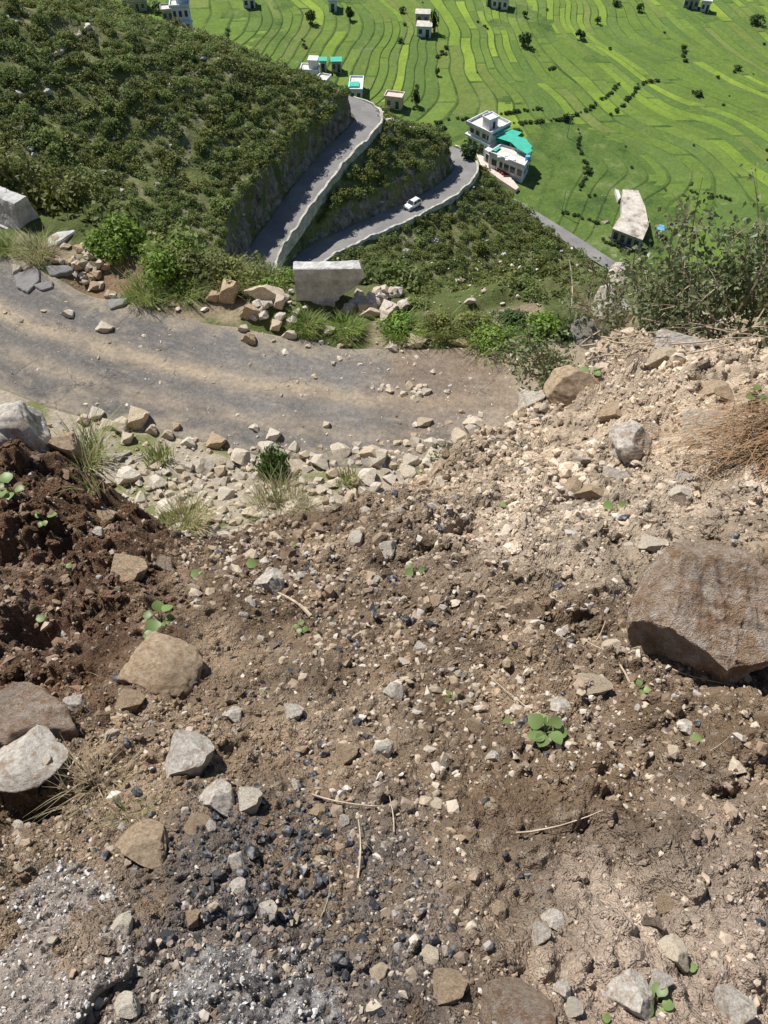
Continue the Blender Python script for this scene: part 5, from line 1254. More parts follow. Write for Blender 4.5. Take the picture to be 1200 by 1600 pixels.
# dead twigs trailing below the heap
g = np.random.default_rng(55)
def twig(px, py, ang, L, r, label=None, grp=None, bend=0.15, mat='pale_twig', name='dead_twig', raise_=0.012):
    p = hit(fnn, px, py, *R18); pts = []
    for t in np.linspace(-0.5, 0.5, 7):
        x = p[0] + math.cos(ang) * L * t + math.sin(ang) * bend * L * (0.25 - t * t); y = p[1] + math.sin(ang) * L * t - math.cos(ang) * bend * L * (0.25 - t * t)
        pts.append((x, y, float(near_z(np.array([x]), np.array([y]))[0]) + raise_ + r))
    zz = [q[2] for q in pts]; zz = np.convolve(np.pad(zz, 2, 'edge'), np.ones(5) / 5, 'valid') + r
    mb = MB(); mb.tube([(a, b, c) for (a, b, _), c in zip(pts, zz)], list(np.linspace(r, r * .4, 7)), 5)
    return tag(mb.build(name, MATS[mat], None), label, 'twig', grp)
for (a, b, an, L, r, l) in [(950, 1025, 1.9, 0.26, 0.0035, 'pale straight stalk left of the largest boulder'), (930, 1000, 1.0, 0.18, 0.003, 'shorter stalk crossing left of the pale straight one'),
    (795, 1095, 2.0, 0.28, 0.002, 'thin curved stalk above the leafiest seedling'), (545, 1255, -0.2, 0.20, 0.003, 'brown twig right of the pointed tan stone'),
    (610, 1265, 1.7, 0.13, 0.002, 'thin upright twig below centre'), (870, 1290, 0.2, 0.22, 0.003, 'bent brown root fibre in the dusty soil'),
    (460, 945, 2.4, 0.22, 0.009, 'weathered wood stub right of the upright whitish rock'), (560, 1330, 1.6, 0.16, 0.003, 'thin twig standing above the central asphalt slab'),
    (1100, 1060, -0.5, 0.2, 0.002, 'pale grass stem in the pit under the largest boulder')]:
    twig(a, b, an, L, r, l)
for _ in range(70):
    p = near_sample(gr); a, b, _d = project(*p.astype(float))
    if 0 < a < 1200 and 700 < b < 1590: twig(a, b, gr.uniform(0, 3.1), gr.uniform(0.05, 0.14) * (0.6 + _d * 0.15), gr.uniform(0.0007, 0.0016), rel_label('fine straw', a, b, NMARKS), 'straws and root fibres on the slide', 0.3, gr.choice(['pale_twig', 'dry_grass', 'bark']))
for _ in range(34):
    a = gr.uniform(980, 1210); b = gr.uniform(488, 560)
    twig(a, b, gr.uniform(-.9, .9), gr.uniform(0.3, 1.0), gr.uniform(0.003, 0.008), 'bare dead twig lying below the brush heap', 'dead twigs below the brush heap', 0.25, gr.choice(['pale_twig', 'pale_twig', 'bark']), raise_=gr.uniform(0.02, 0.2))
# weathered post at the right frame edge
p = hit(fnn, 1181, 690, *R18); s_ = depth_of(p) / FPX
mb = MB(); mb.tube([p + (0, 0, -.05), p + (0.0, 0.0, .3), p + (.02, .01, .62)], [0.034, 0.033, 0.028], 8)
tag(mb.build('wooden_stake', MATS['grey_bark']), 'grey weathered stake standing at the right frame edge', 'stake')
# heap of rusty dry needles
p = hit(fnn, 1135, 715, *R18); root = empty('dry_needles', p); tag(root, 'heap of rusty brown dry needles at the right edge', 'dry fern')
g = np.random.default_rng(66); V = []; F = []
for _ in range(950):
    a = g.normal() * 0.85 + 3.3; L = g.uniform(0.22, 0.6); b = np.array([0.42 + g.normal() * 0.24, g.normal() * 0.16, 0.12 + g.random() * 0.14]); d = np.array([math.cos(a), math.sin(a) * 0.8, 0]); sd = np.array([-d[1], d[0], 0.3]) * 0.0032
    n0 = len(V); up = g.uniform(-0.02, 0.1)
    for t in (0, .33, .66, 1):
        c = b + d * L * t + np.array([0, 0, up * math.sin(3 * t) - 0.62 * 0.3 * L * t - 0.6 * d[1] * L * t]); V += [c - sd * (1 - .7 * t), c + sd * (1 - .7 * t)]
    for k in range(3): F.append((n0 + 2 * k, n0 + 2 * k + 1, n0 + 2 * k + 3, n0 + 2 * k + 2))
link('needles', mesh_np('needles', np.array(V), np.array(F), False), MATS['rust_needle'], root)['kind'] = 'stuff'
# ================================================================== BUILT THINGS
# ---- road parapets: weathered limewashed masonry, one broken off at an angle
def parapet(name, p0, ang, L_top, L_bot, h, w_top, w_bot, label, seed, end_label=None, base_len=None):
    root = empty(name, p0, ang); tag(root, label, 'parapet')
    nt, nc = 46, 40
    prof = []
    for k in range(nc):                                                # closed profile in (y, z): bottom front, up, over, down
        s = k / nc * 4
        if s < 1: prof.append((-w_bot / 2 * (1 - s) - w_top / 2 * s, h * s))
        elif s < 2: prof.append((-w_top / 2 + w_top * (s - 1), h))
        elif s < 3: prof.append((w_top / 2 * (3 - s) + w_bot / 2 * (s - 2), h * (3 - s)))
        else: prof.append((w_bot / 2 - w_bot * (s - 3), 0))
    prof = np.array(prof)
    V = []
    for i in range(nt):
        t = i / (nt - 1)
        for y, z in prof:
            zz = z / h; L = L_bot + (L_top - L_bot) * min(1.0, (zz / 0.72)) ** 0.9 - 0.12 * (L_top != L_bot) * max(0.0, zz - 0.85) / 0.15
            L = L + 0.14 * float(fbm(np.array([y * 3.0 + 2]), np.array([zz * 5.0]), seed, 4)[0]) * 1.6 * (L_top != L_bot)
            V.append((t * L, y, z))
    V = np.array(V)
    V = V + (0.030 * np.stack([noise3(V * 4 + k, seed + k) for k in range(3)], -1) + 0.016 * np.stack([noise3(V * 15 + k, seed + 9 + k) for k in range(3)], -1))
    V[:, 2] -= 0.02 * (V[:, 2] > h * 0.97) * (np.abs(V[:, 1]) > w_top * .42)
    n = nt * nc; F = []
    for i in range(nt - 1):
        for k in range(nc): F.append((i * nc + k, (i + 1) * nc + k, (i + 1) * nc + (k + 1) % nc, i * nc + (k + 1) % nc))
    me = bpy.data.meshes.new('block'); me.from_pydata([tuple(v) for v in V], [], F + [tuple(range(nc)), tuple(reversed(range(n - nc, n)))])
    link('block', me, MATS['whitewash'], root)
    bl = base_len or L_bot
    mb = MB()
    for i in range(8): mb.box(i * bl / 8 + 0.004, (i + 1) * bl / 8, -w_bot / 2 - 0.07 - 0.02 * (i % 3), w_bot / 2 + 0.08, -0.35, 0.05 + 0.012 * (i % 2))
    mb.build('plinth', MATS['whitewash'], root, 0.012)
    return root
pc = at_z(463, 474, ZA + 0.2); s_ = depth_of(pc) / FPX
parapet('parapet_block', pc + (0, 0.28, 0), 0.03, 106 * s_, 60 * s_, 48 * s_ / math.cos(math.radians(37)), 0.42, 0.58, 'broken limewashed parapet block with a slanting fractured end, in the centre', 181)
pl = at_z(27, 361, ZA + 0.2); s_ = depth_of(pl) / FPX
ang = math.atan2(0.62, -1.0)
parapet('parapet_block', pl + np.array([math.cos(ang), math.sin(ang), 0]) * 0.0 + (0.42, 0.25, 0), ang, 4.8, 4.2, 40 * s_ / math.cos(math.radians(30)), 0.55, 1.05, 'whole limewashed parapet block at the left frame edge', 182)
mb = MB()
mb.box(-1.5, 0.0, -0.62, 0.60, -0.5, 0.03, Matrix.Translation(pl + np.array((0.5, 0.25, 0))) @ Matrix.Rotation(ang, 4, 'Z'))
tag(mb.build('parapet_footing', MATS['whitewash'], None, 0.03), 'bare concrete footing running out right of the left parapet', 'footing')

# ---- low pale walls along the outer edges of the hairpin roads
def edge_wall(R, hw, k0, k1, label, seed, top=0.38, drop=2.2, width=0.5, side=1):
    T = np.gradient(R[:, :2], axis=0); T /= np.linalg.norm(T, axis=1)[:, None]; N = np.stack([T[:, 1], -T[:, 0]], -1)
    ks = np.arange(k0, k1); nrm = N[ks]; c = R[ks]
    hn = fbm(ks * 0.35, ks * 0.0, seed, 3); wn_ = fbm(ks * 0.25, ks * 0 + 3, seed + 1, 3)
    prof = [(0.05, -0.3), (0.05, 1), (width, 1), (width + 0.25, -drop)]
    V = []
    for q, (o, z) in enumerate(prof):
        off = hw + o + (0.35 * wn_ if o > 0.1 else 0.15 * wn_); zz = c[:, 2] + (top * np.clip(0.7 + 2.2 * hn, 0.05, 1.4) if z == 1 else z)
        V.append(np.c_[c[:, :2] + side * nrm * off[:, None], zz])
    V = np.stack(V, 1).reshape(-1, 3)
    me = mesh_np('edge_wall', V, grid_faces(len(ks), 4), False)
    return tag(link('edge_wall', me, MATS['pale_masonry']), label, 'wall')
kfar = int(np.argmin(np.hypot(*(RB[:, :2] - at_z(566, 176, -80)[:2]).T)))
edge_wall(RB, HWB, 10, kfar + 8, 'pale stone wall along the outer edge of the upper hairpin road', 191)
kfc = int(np.argmin(np.hypot(*(RC[:, :2] - at_z(716, 246, -94)[:2]).T)))
edge_wall(RC, HWC, 10, kfc + 6, 'pale stone wall along the outer edge of the lower hairpin road', 192, 0.30, 1.2)
# tumbled white blocks at the nose of the upper road
for k in range(16):
    a = gr.uniform(588, 612); b = 172 + (a - 588) * 0.5 + gr.uniform(-2, 12); p = hit(far_z, a, b, 60, 320)
    tag(put_rock('masonry_block', stone_mesh(gr.randrange(14), 'stone', 3), p, gr.uniform(.4, .9), gr.uniform(.4, .8), gr.uniform(.4, .8), gr.uniform(0, 6)), 'tumbled white block at the outer bend of the upper hairpin road', 'stone', 'tumbled blocks at the bend')

# ---- the white car on the lower hairpin road
def car(p, ang, L=4.1):
    root = empty('parked_car', p, ang); tag(root, 'small white car on the lower hairpin road', 'car'); W = 1.72; k = L / 4.1
    prof = [(-2.05, .35), (-2.03, .85), (-1.55, .98), (-1.35, .98), (-0.95, 1.0), (1.0, 1.02), (1.55, 1.0), (1.98, .95), (2.05, .6), (2.0, .32)]
    def shell(pr, w0, w1, name, mat, zs):
        mb = MB(); n = len(pr); zmax = max(q[1] for q in pr); zmin = min(q[1] for q in pr)
        wid = lambda z: w0 + (w1 - w0) * (z - zmin) / (zmax - zmin)
        for sgn in (-1, 1): mb.v += [(x * k, sgn * wid(z) / 2, z) for x, z in pr]
        for i in range(n): mb.f.append((i, (i + 1) % n, n + (i + 1) % n, n + i))
        mb.f += [tuple(range(n))[::-1], tuple(range(n, 2 * n))]
        return mb.build(name, MATS[mat], root, zs)
    shell([(2.05, .32), (2.06, .6), (1.98, .94), (1.0, 1.0), (-1.95, 1.0), (-2.05, .8), (-2.05, .35)], W, W * .96, 'body', 'car_white', 0.05)
    shell([(0.95, 1.0), (0.35, 1.50), (-1.45, 1.56), (-1.9, 1.02)], W * .94, W * .76, 'cabin', 'dark_pane', 0.03)
    mb = MB().box(-1.5 * k, 0.34 * k, -.64, .64, 1.51, 1.60); mb.build('roof_panel', MATS['car_white'], root, 0.03)
    for x0, x1, x2 in ((0.92, 0.33, 0.07), (-0.45, -0.47, 0.07), (-1.86, -1.42, 0.07)):
        for sg in (-1, 1):
            mb = MB(); mb.tube([(x0 * k, sg * W * .465, 1.0), (x1 * k, sg * W * .40, 1.53)], 0.055, 5); mb.build('pillar', MATS['car_white'], root)
    for x in (-1.3, 1.3):
        for sg in (-1, 1):
            mb = MB(); mb.tube([(x * k, sg * .72, .33), (x * k, sg * .88, .33)], .34, 18); wl_ = mb.build('wheel', MATS['tyre'], root)
            mb = MB(); mb.tube([(x * k, sg * .84, .33), (x * k, sg * .895, .33)], .2, 12); mb.build('rim', MATS['rim'], wl_)
    for sg in (-1, 1):
        MB().box(1.98 * k, 2.075 * k, sg * .62 - .17, sg * .62 + .17, .68, .84).build('headlight', MATS['lamp_lens'], root, 0.02)
        MB().box(-2.075 * k, -2.0 * k, sg * .70 - .09, sg * .70 + .09, .72, .96).build('tail_light', MATS['tail_lens'], root, 0.02)
        MB().box(0.62 * k, 0.8 * k, sg * .95 - .09, sg * .95 + .09, .98, 1.12).build('mirror', MATS['car_white'], root, 0.02)
    MB().box(2.0 * k, 2.085 * k, -.5, .5, .42, .62).build('grille', MATS['dark_pane'], root, 0.01)
    MB().box(-1.35 * k, .2 * k, -.55, -.5, 1.60, 1.65).build('roof_rail', MATS['rim'], root); MB().box(-1.35 * k, .2 * k, .5, .55, 1.60, 1.65).build('roof_rail', MATS['rim'], root)
cp = at_z(643, 324, -91.7); kk = int(np.argmin(np.hypot(*(RC[:, :2] - cp[:2]).T))); tg = RC[kk + 2] - RC[kk - 2]
car(np.array([RC[kk, 0], RC[kk, 1], RC[kk, 2] + 0.06]) + 0.25 * np.array([tg[1], -tg[0], 0]) / np.linalg.norm(tg[:2]) * -1.0, math.atan2(-tg[1], -tg[0]))

# ---- buildings
fv = lambda x, y: valley_z(x, y, False)
V3 = (80, 420)
class Site:
    """a building traced on its own ground level"""
    def __init__(s, px, py): s.p = hit(far_z, px, py, *V3); s.z = s.p[2]
    def g(s, px, py, h=0.0): q = at_z(px, py, s.z + h); return q[:2]
def rect(F, L, R):
    """right-angled footprint from the near corner and its two neighbours"""
    F, L, R = map(np.array, (F, L, R)); u = L - F; v = R - F; un = u / np.linalg.norm(u); v = v - un * (v @ un) * 0.85
    return [F, F + v, F + v + u, F + u]
def opening(root, A, B, t, w, z0, z1, name='window', mat='dark_pane', proud=0.03, frame=True, sill=True):
    """window or door set in the wall that runs from A to B, centre at fraction t"""
    A = np.array(A); B = np.array(B); d = (B - A) / np.linalg.norm(B - A); n = np.array([d[1], -d[0]]); c = A + (B - A) * t
    M = Matrix(((d[0], n[0], 0, c[0]), (d[1], n[1], 0, c[1]), (0, 0, 1, 0), (0, 0, 0, 1)))
    o = MB().box(-w / 2, w / 2, -.05, proud, z0, z1, M).build(name, MATS[mat], root)
    if frame:
        fr = MB(); e = 0.09
        for a in ((-w / 2 - e, -w / 2, z0, z1), (w / 2, w / 2 + e, z0, z1), (-w / 2 - e, w / 2 + e, z1, z1 + e)): fr.box(a[0], a[1], -.04, proud + .05, a[2], a[3], M)
        fr.build('frame', MATS['white_wall'], o)
        if sill: MB().box(-w / 2 - .15, w / 2 + .15, -.04, proud + .16, z0 - .1, z0, M).build('sill', MATS['white_wall'], o)
    return o
def parap(root, pts, z, h=0.7, t=0.22, mat='white_wall', name='roof_parapet'):
    c = np.mean(pts, 0); mb = MB(); k = len(pts)
    for i in range(k):
        a, b = np.array(pts[i]), np.array(pts[(i + 1) % k]); ai = a + (c - a) / np.linalg.norm(c - a) * t * 1.4; bi = b + (c - b) / np.linalg.norm(c - b) * t * 1.4
        mb.prism([a, b, bi, ai], z, z + h)
    return mb.build(name, MATS[mat], root)
def grow(pts, d):
    c = np.mean(pts, 0); return [np.array(p) + (np.array(p) - c) / np.linalg.norm(np.array(p) - c) * d for p in pts]

# the white school-like building with turquoise sheet roofs
S = Site(766, 236); z0 = S.z
bld = empty('hillside_building', (0, 0, 0)); tag(bld, 'large white stepped building with turquoise sheet roofs beside the lower hairpin', 'building')
HA = 6.2
A = rect(S.g(766, 208.5, HA), S.g(732.5, 192.5, HA), S.g(796, 194.5, HA))
MB().prism(A, z0 - 2, z0 + HA - 0.3).build('main_block', MATS['white_wall'], bld)
MB().prism(grow(A, 0.7), z0 + HA - 0.3, z0 + HA).build('roof_slab', MATS['pale_roof'], bld)
parap(bld, grow(A, 0.7), z0 + HA, 0.65)
MB().prism(grow(A, 0.9), z0 + 3.0, z0 + 3.5).build('balcony_band', MATS['white_wall'], bld)
for t_, w_ in ((.10, .9), (.24, 1.5), (.55, 1.4), (.82, 1.4)): opening(bld, A[3], A[0], 1 - t_, w_, z0 + 4.2, z0 + 5.4)
for t_, w_, q in ((.10, 1.0, 'window'), (.30, 1.4, 'door'), (.62, 1.5, 'window'), (.85, 1.3, 'window')):
    opening(bld, A[3], A[0], 1 - t_, w_, z0 + (0.1 if q == 'door' else 0.9), z0 + 2.4, q, sill=q != 'door')
PH = rect(S.g(765.5, 188.5, HA + 2.6), S.g(755, 182, HA + 2.6), S.g(777, 182, HA + 2.6))
MB().prism(PH, z0 + HA, z0 + HA + 2.4).build('stair_tower', MATS['white_wall'], bld)
MB().prism(grow(PH, .35), z0 + HA + 2.4, z0 + HA + 2.6).build('tower_roof', MATS['white_wall'], bld); parap(bld, grow(PH, .35), z0 + HA + 2.6, .35, .18)
opening(bld, PH[0], PH[1], .55, .9, z0 + HA + .1, z0 + HA + 1.9, 'door', sill=False)
# right wing: lower, longer, stepping down to the road
HB = 3.4
wing = [S.g(*q, HB) for q in ((765, 240.5), (818.5, 262), (828, 246), (806, 236), (783, 229))]
MB().prism(wing, z0 - 4.2, z0 + HB).build('lower_wing', MATS['white_wall'], bld)
MB().prism(grow(wing, .25), z0 + HB + .003, z0 + HB + .25).build('wing_roof', MATS['pale_roof'], bld)
parap(bld, grow(wing, .25), z0 + HB + .25, .45)
for t_, w_ in ((.16, 1.6), (.36, 1.0), (.52, 1.6), (.70, 1.6), (.9, 1.5)): opening(bld, wing[0], wing[1], t_, w_, z0 + .9, z0 + 2.5)
for t_, w_ in ((.60, 1.6), (.80, 2.0)): opening(bld, wing[0], wing[1], t_, w_, z0 - 2.8, z0 - 1.2)
for t_ in (.3, .7): opening(bld, wing[1], wing[2], t_, 1.2, z0 + .9, z0 + 2.3)
mb = MB()
for q in ((785, 243), (797, 247.5)):
    c = S.g(*q, HB + .5); mb.box(c[0] - 1.3, c[0] + 1.3, c[1] - .9, c[1] + .9, z0 + HB + .26, z0 + HB + .55)
mb.build('roof_curb', MATS['white_wall'], bld)
lk = [S.g(*q_, 3.0) for q_ in ((757, 233), (768, 240), (786, 230), (774, 222))]
MB().prism(lk, z0 - 2, z0 + 3.0).build('entrance_block', MATS['white_wall'], bld)
opening(bld, lk[0], lk[1], .5, 1.2, z0 + .1, z0 + 2.2, 'door', sill=False)
# turquoise sheet roofs on posts above the wing
def sheet(pts, h0, h1, name='sheet_roof'):
    q = [S.g(a, b, (h0 + h1) / 2) for a, b in pts]; zz = [z0 + h0 + (h1 - h0) * (194 + 62 - b) / 62.0 for a, b in pts]
    r = MB().prism(q, [z - .08 for z in zz], zz).build(name, MATS['green_sheet'], bld)
    A_, B_ = q[0], q[1]; rb = MB()
    return r, q, zz
sheet([(768, 211), (795, 197.5), (800, 201), (773, 213.5)], 5.2, 6.0)
r, q, zz = sheet([(773.5, 215.5), (798.5, 204), (815.5, 208.5), (808, 214), (820, 216.5), (832, 228.5), (829.5, 230.5), (832.5, 234.5), (824, 239), (809, 231.5), (798.5, 222.5)], 4.6, 5.8)
for i in (0, 3, 5, 8, 9, 10):
    mb = MB(); mb.tube([(*q[i], z0 + .3), (*q[i], zz[i] - .05)], .09, 6); mb.build('roof_post', MATS['grey_wall'], bld)
sheet([(768.5, 234), (777.5, 228), (783, 229.5), (775, 236)], 3.9, 4.3)
wl2 = [S.g(*q_, 3.0) for q_ in ((774, 222), (798, 231), (810, 238.5), (811, 234), (799, 226))]
MB().prism(wl2, z0, z0 + 4.2).build('upper_room', MATS['green_sheet'], bld)
tk = S.g(824.5, 247, 4.3); mb = MB(); mb.tube([(*tk, z0 + HB + .2), (*tk, z0 + HB + 1.5)], .62, 14); mb.build('water_tank', MATS['blue_sheet'], bld)
# forecourt, terrace wall and red steps
court = [S.g(*q_) for q_ in ((741, 233), (764, 241), (772, 250), (790, 266), (811, 292), (806, 296), (783, 281), (752, 258))]
MB().prism(court, z0 - 6, z0 - 0.1).build('forecourt', MATS['paving'], bld)
for i in range(6):
    a = S.g(774 + i * 3.3, 257 + i * 2.7); MB().box(a[0] - .8, a[0] + .8, a[1] - 1.6, a[1] + 1.6, z0 - .1, z0 + .9 - i * .14).build('red_step', MATS['red_paint'], bld)

# the long stone-slab roofed building above the valley road
S = Site(985, 352); z0 = S.z
bd = empty('slab_roof_building', (0, 0, 0)); tag(bd, 'long bent building with a blotchy pale slab roof by the valley road', 'building')
Hh = 3.2
fp = [S.g(*q_, Hh) for q_ in ((957, 357), (1004, 375), (1014, 352), (1008, 322), (997, 297), (973, 296), (972, 315), (971, 334))]
MB().prism(grow(fp, -.45), z0 - 2.0, z0 + Hh - .25).build('walls', MATS['grey_wall'], bd)
t = NT('blotchy_roof', .9, .15); n = t.noise(.28, 5, .7); n2 = t.noise(2.2, 5, .7)
c = t.ramp(n, [(.36, (.20, .17, .14)), (.48, (.46, .42, .36)), (.66, (.62, .585, .53))]); t.color(t.mix(.5, c, t.ramp(n2, [(.3, .25), (.7, .72)]), 'OVERLAY'))
MB().prism(fp, z0 + Hh - .25, z0 + Hh).build('slab_roof', MATS['blotchy_roof'], bd)
gf = grow(fp, -.45)
for t_ in (.14, .38, .62, .86): opening(bd, gf[0], gf[1], t_, 1.1, z0 + .5, z0 + 2.3, 'window' if t_ != .38 else 'door', frame=False)
for t_ in (.2, .5, .8): opening(bd, gf[2], gf[3], t_, 1.1, z0 + .8, z0 + 2.2, frame=False)
st = [S.g(*q_, .3) for q_ in ((951, 369), (986, 391), (990, 388), (955, 364))]
tag(MB().prism(st, z0 - 2.5, z0 + .3).build('terrace_wall', MATS['dark_stone_wall']), 'dark stone terrace wall in front of the slab-roofed building', 'wall')
sh = [S.g(*q_, 1.4) for q_ in ((961, 295), (967, 297), (970, 308), (966, 312))]
tag(MB().prism(sh, z0 - 1, z0 + 1.4).build('tin_shelter', MATS['pale_roof']), 'small pale lean-to at the far end of the slab-roofed building', 'shelter')
bs = [S.g(*q_, 2.0) for q_ in ((1025, 358), (1038, 361), (1038, 352), (1030, 350))]
o = empty('tarpaulin_hut', (0, 0, 0)); tag(o, 'little hut with a light blue cover right of the slab-roofed building', 'hut')
MB().prism(grow(bs, -.3), z0 - 1.5, z0 + 1.7).build('walls', MATS['grey_wall'], o); MB().prism(bs, z0 + 1.7, z0 + 2.0).build('blue_cover', MATS['blue_sheet'], o)
wt = hit(far_z, 946, 348, *V3); tag(put_rock('boulder', stone_mesh(3, 'grey_stone', 3), wt, 1.1, .7, .6), 'white slab lying in the grass above the valley road', 'stone')

# farmhouses in the fields
def house(px, py, w_px, d_px, floors, rot, label, wall='white_wall', roof='pale_roof', tower=False, nwin=3, flat=True, cat='house', name='farmhouse', parapets=True):
    p = hit(far_z, px, py, 180 if px < 570 else 80, 420); s = depth_of(p) / FPX; w = w_px * s; dpt = d_px * s / 0.36; hh = floors * 2.9
    r = empty(name, p, rot); tag(r, label, cat)
    MB().box(-w / 2, w / 2, 0, dpt, -2, hh).build('walls', MATS[wall], r)
    MB().box(-w / 2 - .3, w / 2 + .3, -.3, dpt + .3, hh, hh + .22).build('roof', MATS[roof], r)
    if parapets:
        mb = MB()
        for q_ in ((-w / 2 - .3, w / 2 + .3, -.3, -.08), (-w / 2 - .3, w / 2 + .3, dpt + .08, dpt + .3), (-w / 2 - .3, -w / 2 - .08, -.08, dpt + .08), (w / 2 + .08, w / 2 + .3, -.08, dpt + .08)): mb.box(*q_, hh + .22, hh + .62)
        mb.build('roof_parapet', MATS[wall], r)
    for f_ in range(floors):
        for i in range(nwin):
            t_ = (i + .5) / nwin; isd = f_ == 0 and i == nwin // 2
            opening(r, (-w / 2, 0), (w / 2, 0), t_, min(1.1, w / nwin * .55), f_ * 2.9 + (.05 if isd else .9), f_ * 2.9 + 2.2, 'door' if isd else 'window', frame=w_px > 24)
        opening(r, (w / 2, 0), (w / 2, dpt), .5, 1.0, f_ * 2.9 + .9, f_ * 2.9 + 2.1, frame=False); 
        if f_: MB().box(-w / 2 - .15, w / 2 + .6, -.7, 0, f_ * 2.9 - .12, f_ * 2.9 + .1).build('balcony', MATS[wall], r)
    if tower:
        MB().box(w / 2 - 2.6, w / 2 - .1, dpt - 2.8, dpt - .1, hh + .22, hh + 2.6).build('stair_tower', MATS[wall], r); MB().box(w / 2 - 2.8, w / 2 + .1, dpt - 3, dpt + .1, hh + 2.6, hh + 2.8).build('tower_roof', MATS[wall], r)
    return r
house(288, 54, 26, 9, 2, 0.12, 'two-storey pale blue house with a stair tower near the top of the ridge', 'blue_wall', 'concrete_roof', True)
house(264, 33, 17, 7, 1, 0.2, 'low white roofed outhouse left of the two-storey blue house', 'grey_wall', 'pale_roof', nwin=2)
house(216, 18, 26, 8, 1, 0.1, 'long house with a concrete roof at the top left behind the ridge', 'grey_wall', 'concrete_roof')
house(197, 14, 8, 4, 1, 0.1, 'tiny white shed left of the long concrete roofed house', 'white_wall', 'pale_roof', nwin=1)
house(484, 128, 26, 7, 1, -0.1, 'white house with a blue water tank at the head of the upper hairpin', 'white_wall', 'pale_roof', True)
house(500, 146, 16, 9, 1, -0.35, 'white flat roofed annexe in front of the house with the blue tank', 'white_wall', 'pale_roof', nwin=2)
house(526, 113, 15, 5, 1, 0.05, 'small house with a turquoise roof right of the house with the blue tank', 'grey_wall', 'green_sheet', nwin=2, parapets=False)
house(505, 112, 10, 4, 1, 0.0, 'tiny pale green roofed shed left of the turquoise roofed house', 'grey_wall', 'green_sheet', nwin=1, parapets=False)
house(556, 158, 19, 15, 1, -0.03, 'long narrow white roofed house just behind the bend of the upper hairpin', 'blue_wall', 'pale_roof', nwin=2)
house(662, 58, 22, 7, 1, -0.1, 'small blue fronted house with a grey roof in the upper fields', 'blue_wall', 'concrete_roof', nwin=2, parapets=False)
house(660, 38, 21, 6, 1, -0.08, 'grey roofed cottage right behind the small blue fronted house', 'grey_wall', 'concrete_roof', nwin=2, parapets=False)
house(780, 15, 24, 7, 1, -0.25, 'white house cut by the top edge, centre right', 'white_wall', 'pale_roof')
house(764, 10, 10, 5, 1, -0.2, 'narrow white shed left of the white house at the top edge', 'white_wall', 'pale_roof', nwin=1)
house(390, 13, 18, 7, 1, 0.1, 'pale house with a turquoise awning at the top edge, left of centre', 'white_wall', 'concrete_roof', nwin=2)
house(520, 18, 12, 8, 1, 0.0, 'narrow grey roofed house at the top edge, in the centre', 'blue_wall', 'concrete_roof', nwin=1)
house(1078, 14, 22, 6, 1, -0.3, 'pale roofed house at the top edge on the right', 'grey_wall', 'pale_roof')
house(1100, 19, 13, 5, 1, -0.3, 'smaller pale roofed house at the top edge on the right', 'white_wall', 'concrete_roof', nwin=2)
house(614, 170, 26, 6, 1, -0.25, 'half-built roofless house beyond the bend of the upper hairpin', 'paving', 'paving', nwin=2)
p = hit(far_z, 491, 121, 180, 420); mb = MB(); mb.tube([p + (0, 1.0, 3.1), p + (0, 1.0, 4.3)], .75, 14); tag(mb.build('water_tank', MATS['blue_sheet']), 'blue water tank on the roof of the white house by the upper hairpin', 'water tank')
mb = MB(); p = hit(far_z, 553, 153, 180, 420); mb.box(p[0] - 1.6, p[0] + 1.6, p[1] - .4, p[1] + 2.4, p[2] + 3.2, p[2] + 3.4); tag(mb.build('awning', MATS['green_sheet']), 'turquoise awning on the front of the long narrow house', 'awning')
# slender poles by the valley road
for a, b in ((877, 334), (935, 340), (886, 215)):
    p = hit(far_z, a, b, *V3); o = empty('utility_pole', p); tag(o, {877: 'pale utility pole beside the valley road', 935: 'utility pole left of the slab-roofed building', 886: 'utility pole among the fields above the white building'}[a], 'pole')
    mb = MB(); mb.tube([(0, 0, -.5), (0, 0, 3.5), (0, 0, 6.5)], [.10, .09, .07], 7); mb.build('shaft', MATS['grey_wall'], o); MB().box(-.7, .7, -.05, .05, 5.9, 6.02).build('crossarm', MATS['grey_wall'], o)

# ---- trees and hedges in the valley
TREE = [crown_mesh('crown', 700 + k, 520, 9, 0.13, 'tree_leaf', 1.0) for k in range(4)]
def trunk_mesh():
    mb = MB(); mb.tube([(0, 0, -.6), (.02, 0, .35), (0, .03, .8)], [.09, .07, .03], 6); mb.tube([(0, 0, .3), (.25, .1, .7)], [.04, .02], 5); mb.tube([(0, 0, .35), (-.2, -.15, .75)], [.04, .02], 5)
    o = mb.build('trunk', MATS['bark']); me = o.data; bpy.data.objects.remove(o); return me
TRUNK = trunk_mesh()
FMARKS = [(818, 58, 'largest field tree'), (906, 51, 'dark field tree'), (662, 48, 'blue fronted house'), (780, 10, 'white house at the top edge'), (1080, 12, 'right-hand top houses'), (780, 215, 'turquoise roofed building'),
          (985, 335, 'slab-roofed building'), (885, 182, 'round hedge tree'), (1152, 104, 'low round tree'), (1180, 28, 'spreading corner tree'), (998, 10, 'top edge tree'), (485, 23, 'dark tree at the top'), (556, 135, 'long narrow house'),
          (614, 165, 'half-built house'), (1090, 145, 'shrubby terrace tree'), (918, 262, 'dark thicket'), (900, 340, 'valley road'), (390, 10, 'house with the awning'), (683, 110, 'slim dark tree'), (1140, 230, 'curved right-hand fields')]
